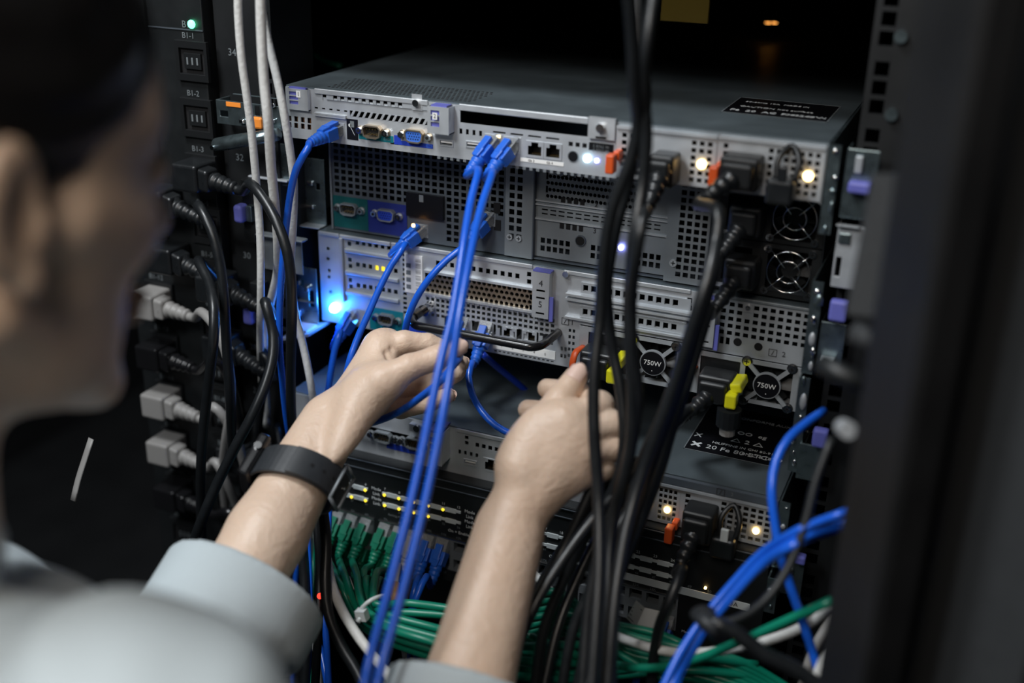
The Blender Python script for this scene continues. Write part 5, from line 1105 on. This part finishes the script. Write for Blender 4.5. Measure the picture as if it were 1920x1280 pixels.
    def disp(s, fn):
        g = np.meshgrid(*[(s.lo[k] + np.arange(s.n[k]) * s.res).astype(np.float32) for k in range(3)], indexing='ij'); s.d = s.d + fn(*g).astype(np.float32)
    def mesh(s):
        F = s.d; S = F < 0; n = s.n
        c = [S[i:n[0] - 1 + i, j:n[1] - 1 + j, k:n[2] - 1 + k] for i in (0, 1) for j in (0, 1) for k in (0, 1)]
        cnt = sum(x.astype(np.int8) for x in c); act = (cnt > 0) & (cnt < 8); I = np.argwhere(act); acc = np.zeros((len(I), 3)); num = np.zeros(len(I))
        cor = [(i, j, k) for i in (0, 1) for j in (0, 1) for k in (0, 1)]
        val = {q: F[I[:, 0] + q[0], I[:, 1] + q[1], I[:, 2] + q[2]] for q in cor}
        for a in cor:
            for ax in range(3):
                if a[ax]: continue
                b = list(a); b[ax] = 1; b = tuple(b); va, vb = val[a], val[b]; m = (va < 0) != (vb < 0)
                t = np.where(m, va / np.where(m, va - vb, 1), 0); p = np.tile(np.array(a, float), (len(I), 1)); p[:, ax] += t
                acc[m] += p[m]; num[m] += 1
        V = s.lo + (I + acc / num[:, None]) * s.res
        idx = np.full(act.shape, -1, np.int64); idx[act] = np.arange(len(I)); Q = []
        for ax in range(3):
            o = [0, 1, 2]; o.remove(ax); u, v = o
            A = np.moveaxis(S, ax, 0); m = (A[:-1] != A[1:]); m = np.moveaxis(m, 0, ax)
            E = np.argwhere(m); ok = (E[:, u] > 0) & (E[:, v] > 0) & (E[:, u] < n[u] - 1) & (E[:, v] < n[v] - 1); E = E[ok]
            def at(du, dv):
                q = E.copy(); q[:, u] += du; q[:, v] += dv; return idx[q[:, 0], q[:, 1], q[:, 2]]
            f = np.stack([at(-1, -1), at(0, -1), at(0, 0), at(-1, 0)], 1); ins = S[E[:, 0], E[:, 1], E[:, 2]]
            flip = ins if ax != 1 else ~ins
            f[~flip] = f[~flip][:, ::-1]; Q.append(f)
        Q = np.concatenate(Q); return V, Q[(Q >= 0).all(1)]
def mesh_obj(name, parts, key, parent, label=None):
    Vs = []; Qs = []; off = 0
    for V, Q in parts: Vs.append(V); Qs.append(Q + off); off += len(V)
    V = np.concatenate(Vs); Q = np.concatenate(Qs); me = bpy.data.meshes.new(name)
    me.vertices.add(len(V)); me.vertices.foreach_set('co', (V - np.array(parent.location if parent else (0, 0, 0))).ravel().astype(np.float32))
    me.loops.add(Q.size); me.loops.foreach_set('vertex_index', Q.ravel().astype(np.int32))
    me.polygons.add(len(Q)); me.polygons.foreach_set('loop_start', np.arange(len(Q), dtype=np.int32) * 4); me.polygons.foreach_set('loop_total', np.full(len(Q), 4, np.int32))
    me.polygons.foreach_set('use_smooth', np.ones(len(Q), bool)); me.update(calc_edges=True); me.validate()
    me.materials.append(MATS[key]); o = bpy.data.objects.new(name, me); COL.objects.link(o); o.parent = parent
    if label: o['label'] = label
    return o
def N_(v): v = np.array(v, float); return v / np.linalg.norm(v)
def Q3(px, py, d): return np.array(P(px, py, d))

def skin_mat():
    m = mat('skin', (.60, .40, .285), .46, 0, 0, 120, .0, sss=.12)
    nt = m.node_tree; b = nt.nodes['Principled BSDF']; tc = nt.nodes.new('ShaderNodeTexCoord')
    n = nt.nodes.new('ShaderNodeTexNoise'); n.inputs['Scale'].default_value = 28; n.inputs['Detail'].default_value = 4; nt.links.new(tc.outputs['Object'], n.inputs['Vector'])
    r = nt.nodes.new('ShaderNodeMix'); r.data_type = 'RGBA'; r.inputs[6].default_value = (.70, .545, .425, 1); r.inputs[7].default_value = (.63, .44, .32, 1); nt.links.new(n.outputs['Fac'], r.inputs[0]); nt.links.new(r.outputs[2], b.inputs['Base Color'])
    n2 = nt.nodes.new('ShaderNodeTexNoise'); n2.inputs['Scale'].default_value = 260; n2.inputs['Detail'].default_value = 6; nt.links.new(tc.outputs['Object'], n2.inputs['Vector'])
    w = nt.nodes.new('ShaderNodeTexNoise'); w.inputs['Scale'].default_value = 70; w.inputs['Detail'].default_value = 3; w.inputs['Distortion'].default_value = 1.5; nt.links.new(tc.outputs['Object'], w.inputs['Vector'])
    ad = nt.nodes.new('ShaderNodeMath'); ad.operation = 'MULTIPLY_ADD'; ad.inputs[1].default_value = 2.2; nt.links.new(w.outputs['Fac'], ad.inputs[0]); nt.links.new(n2.outputs['Fac'], ad.inputs[2])
    bp = nt.nodes.new('ShaderNodeBump'); bp.inputs['Strength'].default_value = .5; bp.inputs['Distance'].default_value = .0008; nt.links.new(ad.outputs[0], bp.inputs['Height']); nt.links.new(bp.outputs[0], b.inputs['Normal'])
skin_mat()
mat('nail', (.72, .52, .44), .28)
mat('hair', (.010, .0095, .010), .38, 0, .3, 60, .9, stretch=(1, 1, 1))
mat('shirt', (.45, .505, .525), .85, 0, .05, 500, .25)
mat('eye_white', (.7, .68, .66), .25)
mat('lips', (.45, .16, .13), .4)

person = thing('person', 'person in a grey shirt seen from behind, both hands reaching to the server cables', 'person', (-.09, -.46, -.60))
# ---- left hand and forearm
wl = Q3(622, 788, .875); el = wl + N_(Q3(470, 1056, .800) - wl) * .25
al = N_(wl - el); camv = N_(CAM - wl)
Fd = Field(np.minimum(wl, el) - .06, np.maximum(wl, Q3(872, 640, .92)) + .06, .0014)
f1 = wl + (el - wl) * .42
Fd.cone(wl, f1, .0215, .0275, .004); Fd.cone(f1, el, .0275, .036, .01)
sd = -N_(np.cross(al, camv))             # toward picture left/up of the forearm
Fd.cone(wl + sd * .004 - al * .004, f1 + sd * .004, .0185, .0235, .004); Fd.cone(wl - sd * .004 - al * .004, f1 - sd * .004, .0185, .0235, .004)
L = dict(i=[(712, 652, .898), (758, 641, .896), (802, 644, .900), (842, 658, .905)], m=[(716, 690, .915), (782, 700, .935), (828, 694, .930), (862, 682, .912)], r=[(706, 722, .918), (776, 730, .93), (822, 716, .920), (855, 700, .908)], l=[(694, 752, .912), (752, 766, .92), (802, 756, .915), (838, 742, .905)], t=[(655, 765, .872), (716, 716, .862), (768, 688, .860), (818, 671, .864), (854, 652, .867)])
Lh = {k: [Q3(*p) for p in v] for k, v in L.items()}
for k, r in (('i', .0125), ('m', .0125), ('r', .012), ('l', .0115)):
    Fd.cone(wl + al * .010, Lh[k][0], .0125, r, .006)
Fd.cone(Lh['i'][0], Lh['l'][0], .0105, .010, .009)
Fd.cone(wl + al * .008, Lh['t'][1], .0145, .0150, .008); Fd.cone(Lh['t'][0], Lh['t'][2], .0150, .0095, .010); Fd.cone(wl + al * .02 - sd * .006, f1, .0145, .0225, .004)
Fd.ell((Lh['t'][1] + Lh['t'][0]) / 2, (N_(Lh['t'][2] - Lh['t'][0]), sd, N_(np.cross(sd, al))), (.034, .015, .014), .014)
Fd.chain(Lh['t'][1:], [.0130, .0098, .0092, .0080], .003, (Lh['t'][1], .006, .013))
for k, r in (('i', (.0108, .0090, .0080, .0070)), ('m', (.0112, .0096, .0086, .0074)), ('r', (.0108, .0090, .0082, .0070)), ('l', (.0098, .0080, .0073, .0064))):
    Fd.chain(Lh[k], r, .0025, (Lh[k][0], .008, .014))
# wrist tendons and creases
for o_ in (-.004, .005): Fd.cone(wl - sd * (.010 + o_) + camv * .014 - al * .02, wl - sd * (.008 + o_) + camv * .013 + al * .012, .004, .003, .006)
for o_ in (.004, .010, .016): Fd.cone(wl - sd * .017 + camv * .014 + al * o_, wl + sd * .0 + camv * .0215 + al * (o_ + .004), .0012, .0008, .002, 'sub')
Fd.cone(Q3(724, 662, .880), Q3(733, 690, .874), .0016, .0012, .004, 'sub'); Fd.cone(Q3(733, 652, .884), Q3(741, 678, .878), .0010, .0008, .003, 'sub')
left_parts = Fd.mesh()
# ---- right hand and forearm
wr = Q3(958, 985, .785); er = V3(.084, -.385, -.420); ar = N_(wr - er); camr = N_(CAM - wr); sr = N_(np.cross(ar, camr))
Rr = dict(i=[(1058, 792, .795), (1124, 760, .802), (1082, 738, .830), (1026, 728, .843)], m=[(1078, 818, .792), (1144, 796, .797), (1070, 778, .830), (990, 768, .845)], r=[(1088, 850, .792), (1146, 838, .797), (1085, 828, .83), (1020, 815, .845)], l=[(1078, 885, .795), (1128, 878, .798), (1085, 868, .825), (1035, 855, .84)], t=[(975, 880, .790), (1015, 796, .800), (1050, 750, .806), (1079, 708, .813)])
Rh = {k: [Q3(*p) for p in v] for k, v in Rr.items()}
hi = np.maximum(np.maximum(wr, er), Q3(1160, 700, .85)) + .07; lo = np.minimum(np.minimum(wr, er), Q3(930, 880, .85)) - .06
Fr = Field(lo, hi, .0014)
g1 = wr + (er - wr) * .42
Fr.cone(wr, g1, .0215, .0265, .004); Fr.cone(g1, er, .0265, .036, .01); Fr.cone(wr + sr * .006 - ar * .004, g1 + sr * .006, .018, .023, .006); Fr.cone(wr - sr * .006 - ar * .004, g1 - sr * .006, .018, .024, .006)
for k, r in (('i', .0135), ('m', .0135), ('r', .0130), ('l', .0120)): Fr.cone(wr + ar * .006, Rh[k][0], .0140, r, .010)
Fr.cone(Rh['i'][0], Rh['l'][0], .0125, .0115, .010)
Fr.cone(wr + ar * .004, Rh['t'][0], .0145, .0150, .010); Fr.cone(Rh['t'][0], Rh['t'][1], .0150, .0120, .008)
pa = (Rh['i'][0] + Rh['t'][0]) / 2; Fr.ell(pa, (N_(Rh['i'][0] - Rh['t'][0]), N_(np.cross(camr, Rh['i'][0] - Rh['t'][0])), camr), (.034, .024, .013), .010)
Fr.chain(Rh['t'][1:], [.0122, .0104, .0084], .003, (Rh['t'][1], .006, .012))
for k, r in (('i', (.0122, .0102, .0088, .0074)), ('m', (.0122, .0102, .0090, .0076)), ('r', (.0118, .0098, .0086, .0074)), ('l', (.0105, .0088, .0078, .0068))):
    Fr.chain(Rh[k], r, .003, (Rh[k][0], .009, .016))
    Fr.cone(Rh[k][0] + camr * .006, wr * .55 + Rh[k][0] * .45 + camr * .010, .0035, .0028, .007)
for a_, b_ in (((1050, 762), (1064, 772)),): Fr.cone(Q3(a_[0], a_[1], .795), Q3(b_[0], b_[1], .79), .001, .001, .003, 'sub')
right_parts = Fr.mesh()
# ---- head and neck
HC = V3(-.083, -.457, .043); yaw = math.radians(-15); pit = math.radians(-12)
fw = V3(-math.sin(yaw) * math.cos(pit), math.cos(yaw) * math.cos(pit), math.sin(pit)); rt = V3(math.cos(yaw), math.sin(yaw), 0); upv = np.cross(rt, fw)
def H(f, r, u): return HC + fw * f + rt * r + upv * u
AX = (fw, rt, upv)
Hf = Field(HC - V3(.13, .15, .26), HC + V3(.13, .16, .15), .0026)
sh_l, sh_r = V3(-.268, -.460, -.185), V3(.052, -.512, -.166); nb = V3(-.112, -.525, -.140)
Hf.ell(H(-.015, 0, .045), AX, (.095, .074, .082), .01); Hf.ell(H(.025, 0, -.01), AX, (.066, .062, .090), .02); Hf.ell(H(.030, 0, .045), AX, (.062, .064, .056), .02); Hf.ell(H(.045, 0, -.070), AX, (.040, .044, .032), .02)
Hf.cone(H(.078, -.008, -.094), H(.078, .008, -.094), .014, .014, .014)
for s_ in (-1, 1):
    Hf.cone(H(-.002, s_ * .056, -.042), H(.065, s_ * .018, -.088), .014, .012, .014); Hf.cone(H(.066, s_ * .038, -.012), H(.03, s_ * .058, -.004), .016, .012, .016)
    Hf.cone(H(.082, s_ * .008, .034), H(.066, s_ * .044, .036), .008, .007, .016)
    Hf.ell(H(.090, s_ * .031, .014), AX, (.011, .016, .010), .012, 'sub'); Hf.ell(H(.078, s_ * .031, .013), AX, (.0125, .014, .012), .003)
    Hf.cone(H(.098, s_ * .009, -.024), H(.098, s_ * .010, -.023), .0065, .0065, .004)
Hf.cone(H(.088, 0, .024), H(.108, 0, -.016), .0065, .0095, .006); Hf.cone(H(.108, 0, -.016), H(.098, 0, -.026), .0095, .007, .004)
Hf.cone(H(.093, -.018, -.051), H(.093, .018, -.051), .0045, .0045, .004); Hf.cone(H(.091, -.015, -.060), H(.091, .015, -.060), .0055, .0055, .004)
for s_ in (-1, 1):
    ea = (N_(fw * .93 - rt * s_ * .36), N_(rt * s_ * .93 + fw * .36), upv)
    Hf.ell(H(-.010, s_ * .078, .002), ea, (.0180, .0075, .028), .005); Hf.ell(H(-.006, s_ * .083, .002), ea, (.010, .006, .017), .004, 'sub')
    Hf.cone(H(.006, s_ * .074, -.002), H(.006, s_ * .074, -.008), .005, .005, .004); Hf.cone(H(-.016, s_ * .081, .012), H(-.008, s_ * .080, -.014), .003, .003, .003); Hf.cone(H(.0, s_ * .075, -.023), H(.0, s_ * .075, -.025), .0075, .0075, .006)
Hf.cone(H(-.028, 0, -.045), nb, .054, .058, .02); Hf.cone(H(-.03, .03, -.06), nb + V3(.03, .05, .02), .022, .016, .02); Hf.cone(H(-.03, -.03, -.06), nb + V3(-.03, .05, .02), .022, .016, .02)
Hf.cone(nb + V3(0, 0, -.02), nb + V3(0, .02, -.10), .062, .09, .03)
head_parts = Hf.mesh()
body = mesh_obj('body', [left_parts, right_parts, head_parts], 'skin', person)
# ---- nails (on the back of each fingertip)
def nail(tip, prev, dorsal, w, ln, tr=.0):
    t = N_(tip - prev); dn = N_(dorsal - t * (dorsal @ t)); s_ = np.cross(t, dn); m = MB(); V = []; F = []; nu, nv = 8, 10
    for i in range(nv + 1):
        v = i / nv
        for j in range(nu + 1):
            u = j / nu * 2 - 1; ang = u * 1.0; ww = w * (1 - .35 * max(0, v - .7) / .3 * 1.0) ; rr = ww * 1.12
            p = tip + t * (-.0045 + ln * v - .0018 * u * u * (v > .8)) + s_ * math.sin(ang) * rr + dn * (math.cos(ang) * rr - rr + w * 1.22 + tr - .0007 * v)
            V.append(p)
    for i in range(nv):
        for j in range(nu): a = i * (nu + 1) + j; F.append((a, a + 1, a + nu + 2, a + nu + 1))
    m.add(V, F, 'nail', True); o = m.build('fingernail', body); sm = o.modifiers.new('thickness', 'SOLIDIFY'); sm.thickness = .0007; sm.offset = 0
    return o
cv = N_(CAM - Lh['t'][3]); nail(Lh['t'][4], Lh['t'][3], N_(cv - sd * .2), .0066, .0135, .0006)
up_ = V3(0, 0, 1)
for k, dv in (('i', N_(up_ * .8 + V3(.2, .5, 0))), ('m', V3(.75, .5, .45)), ('r', V3(.75, .5, .35)), ('l', V3(.8, .45, .3))): nail(Lh[k][3], Lh[k][2], dv, .0054, .0105)
cv = N_(CAM - Rh['t'][2]); nail(Rh['t'][3], Rh['t'][2], N_(cv - .15 * sr), .0068, .0135, .0006)
for k in 'imrl': nail(Rh[k][3], Rh[k][2], V3(-.5, .6, .3), .0055, .0105)
m = MB()
for s_ in (-1, 1): c = H(.0785, s_ * .031, .013); m.ball(tuple(c), .0119, 'eye_white', 16); c2 = c + fw * .0085; m.ball(tuple(c2), .0052, 'black_gloss', 12)
m.build('eyes', person)
# ---- hair
Hh = Field(HC - V3(.13, .17, .12), HC + V3(.13, .15, .16), .0028)
Hh.ell(H(-.013, 0, .050), AX, (.105, .0805, .090), .01); Hh.ell(H(-.05, 0, .0), AX, (.070, .074, .078), .02); Hh.ell(H(-.120, 0, .045), AX, (.036, .040, .038), .012)
def cut(x, y, z):
    f = (x - HC[0]) * fw[0] + (y - HC[1]) * fw[1] + (z - HC[2]) * fw[2]; u = (x - HC[0]) * upv[0] + (y - HC[1]) * upv[1] + (z - HC[2]) * upv[2]; r = np.abs((x - HC[0]) * rt[0] + (y - HC[1]) * rt[1])
    return f, u, r
f_, u_, r_ = cut(*np.meshgrid(*[(Hh.lo[k] + np.arange(Hh.n[k]) * Hh.res).astype(np.float32) for k in range(3)], indexing='ij'))
line = .80 * f_ + .012 * np.sin((f_) * 60) * 0 - .6 * (u_ + .000) - .6 * .0
line = (f_ * .70 - u_ * .72 + np.where(f_ < 0, 0, 0) - .004 * np.clip((f_ - .0) / .08, 0, 1) + .018 * np.clip(1 - r_ / .06, 0, 1) * (f_ > .03) - .004)
k_ = .006; h = np.clip(.5 - .5 * (Hh.d - (line)) / -k_, 0, 1)
Hh.d = np.maximum(Hh.d, line.astype(np.float32)) + .0008 * np.sin(900 * (r_ * .5 + u_ * .3) + 40 * f_).astype(np.float32)
ear_c = [H(-.010, s_ * .080, .0) for s_ in (-1, 1)]
for c in ear_c: Hh.ell(c, AX, (.020, .02, .029), .004, 'sub')
mesh_obj('hair', [Hh.mesh()], 'hair', person)
# ---- shirt
S = Field(V3(-.41, -.66, -.62), V3(.24, -.14, -.065), .0034)
ch = V3(-.097, -.475, -.30)
S.cone(nb + V3(-.05, 0, -.04), sh_l + V3(.03, 0, .002), .052, .052, .02); S.cone(nb + V3(.05, 0, -.04), sh_r + V3(-.03, 0, .002), .050, .052, .02)
S.ell(ch + V3(0, 0, -.02), (V3(1, 0, 0), V3(0, 1, 0), V3(0, 0, 1)), (.165, .108, .17), .05); S.ell(ch + V3(0, 0, -.22), (V3(1, 0, 0), V3(0, 1, 0), V3(0, 0, 1)), (.155, .11, .20), .05)
cl = wl + (el - wl) * .60; cr = wr + (er - wr) * .62
cl = Q3(488, 1104, .815)
cl = el + al * ((cl - el) @ al); cuff_l = cl
S.cone(sh_l, el + V3(-.005, 0, 0), .062, .052, .03); S.cone(el, el + (cl - el) * .55, .052, .050, .02)
dn = V3(0, 0, -.012); S.cone(el + (cl - el) * .4, cl - al * .004 + dn, .050, .0535, .012)
cr = er + ar * ((Q3(822, 1218, .67) - er) @ ar)
S.cone(sh_r, er + V3(.005, 0, 0), .058, .050, .03); S.cone(er, er + (cr - er) * .6, .050, .046, .02); S.cone(er + (cr - er) * .5, cr - ar * .010, .047, .046, .012)
S.ring(nb + V3(0, .006, .022), N_(V3(0, .25, 1)), .064, .014, .005)
def wr_(x, y, z):
    a = np.sin(55 * (x * .6 + z) + 3 * np.sin(22 * y) + 2.0 * np.sin(31 * x)) * .0024; b = np.sin(95 * (z - .5 * y) + 4 * np.sin(26 * x + 1)) * .0006; c = np.sin(150 * (x + y) + 3 * np.sin(60 * z)) * .0002; return a + b + c
S.disp(wr_)
# rolled cuffs
S.trim(cl - al * .014 + dn, al); S.trim(cr - ar * .010, ar); S.ring(cl - al * .020 + dn, al, .0545, .016, .0052); S.ring(cr - ar * .018, ar, .0470, .014, .0052)
big = lambda c, ax, R: S.cone(c - ax * .05, c + ax * .10, R, R, .003, 'sub')
big(cl + dn, al, .0485); big(cr, ar, .0410)
S.cone(nb + V3(0, .006, -.02), nb + V3(0, .0, .10), .057, .062, .004, 'sub')
sm_ = S.mesh(); shirt = mesh_obj('shirt', [sm_], 'shirt', person, label='grey long-sleeved shirt with rolled cuffs')
# ---- wristwatch
wc = wl - al * .057; Rw = .0262; cvw = N_(CAM - wc); side = N_(np.cross(al, cvw)); e1, e2 = side, N_(np.cross(side, al))
if (e2 @ cvw) < 0: e2 = -e2
ra_, rb_ = .0300, .0286
watch = thing('wristwatch', 'black square wristwatch with a rubber strap and metal buckle on the left wrist', 'wristwatch', tuple(wc))
def ringp(a, r=0.0): return wc + e1 * math.cos(a) * (ra_ + r) + e2 * math.sin(a) * (rb_ + r)
def strap(a0_, a1_, hw0, hw1, r0, th, key, name, par, tilt=.0):
    m = MB(); V = []; F = []; n = 48
    for i in range(n + 1):
        a = a0_ + (a1_ - a0_) * i / n; hw = hw0 + (hw1 - hw0) * i / n; sk = al * tilt * math.cos(a)
        for (o_, r) in ((-hw, r0), (hw, r0), (hw, r0 + th), (-hw, r0 + th)): V.append(ringp(a, r) + al * o_ + sk)
    for i in range(n):
        for j in range(4): F.append((i * 4 + j, i * 4 + (j + 1) % 4, i * 4 + 4 + (j + 1) % 4, i * 4 + 4 + j))
    F += [(3, 2, 1, 0), (n * 4, n * 4 + 1, n * 4 + 2, n * 4 + 3)]
    m.add(V, F, key, False); return m.build(name, par, bevel=.0006)
st_ = strap(-math.radians(175) , math.radians(175), .0118, .0118, .0006, .0022, 'watch_rubber', 'strap', watch, .004)
st2 = strap(math.radians(-5), math.radians(110), .0112, .0112, .0030, .0020, 'watch_rubber', 'strap_end', watch, .004)
m = MB()
for q in (84, 68, 52): a = math.radians(q); c = ringp(a, .0051) + al * .004 * math.cos(a); n_ = N_(ringp(a, 1) - ringp(a, 0)); m.cyl(tuple(c), tuple(n_), .0014, .0002, 'black_void', 12)
m.build('strap_holes', st2)
a = math.radians(28); c = ringp(a, .0062) + al * .004; n_ = N_(ringp(a, 1) - ringp(a, 0)); tg = np.cross(al, n_); m = MB()
fr = [c + al * .0145 + tg * .008, c - al * .0145 + tg * .008, c - al * .0145 - tg * .009 - n_ * .002, c + al * .0145 - tg * .009 - n_ * .002, c + al * .0145 + tg * .008]
for i in range(4): m.tube([Vector(fr[i]), Vector(fr[i + 1])], .0013, 'steel_mid', 8)
m.cyl(tuple(c - n_ * .0008), tuple(n_), .0013, .0016, 'chrome', 10); m.build('buckle', watch, label='metal pin buckle')
a = math.radians(196); c = ringp(a, .0045); n_ = N_(ringp(a, 1) - ringp(a, 0)); tg = np.cross(al, n_)
m = MB(); m.obox(tuple(c), tuple(al * .0185), tuple(tg * .0165), tuple(n_ * .0048), 'black_gloss'); cs_ = m.build('case', watch, bevel=.003, seg=3)
m = MB(); m.cyl(tuple(c + tg * .0162 + al * .006), tuple(tg), .003, .002, 'chrome', 14); m.build('crown', cs_)
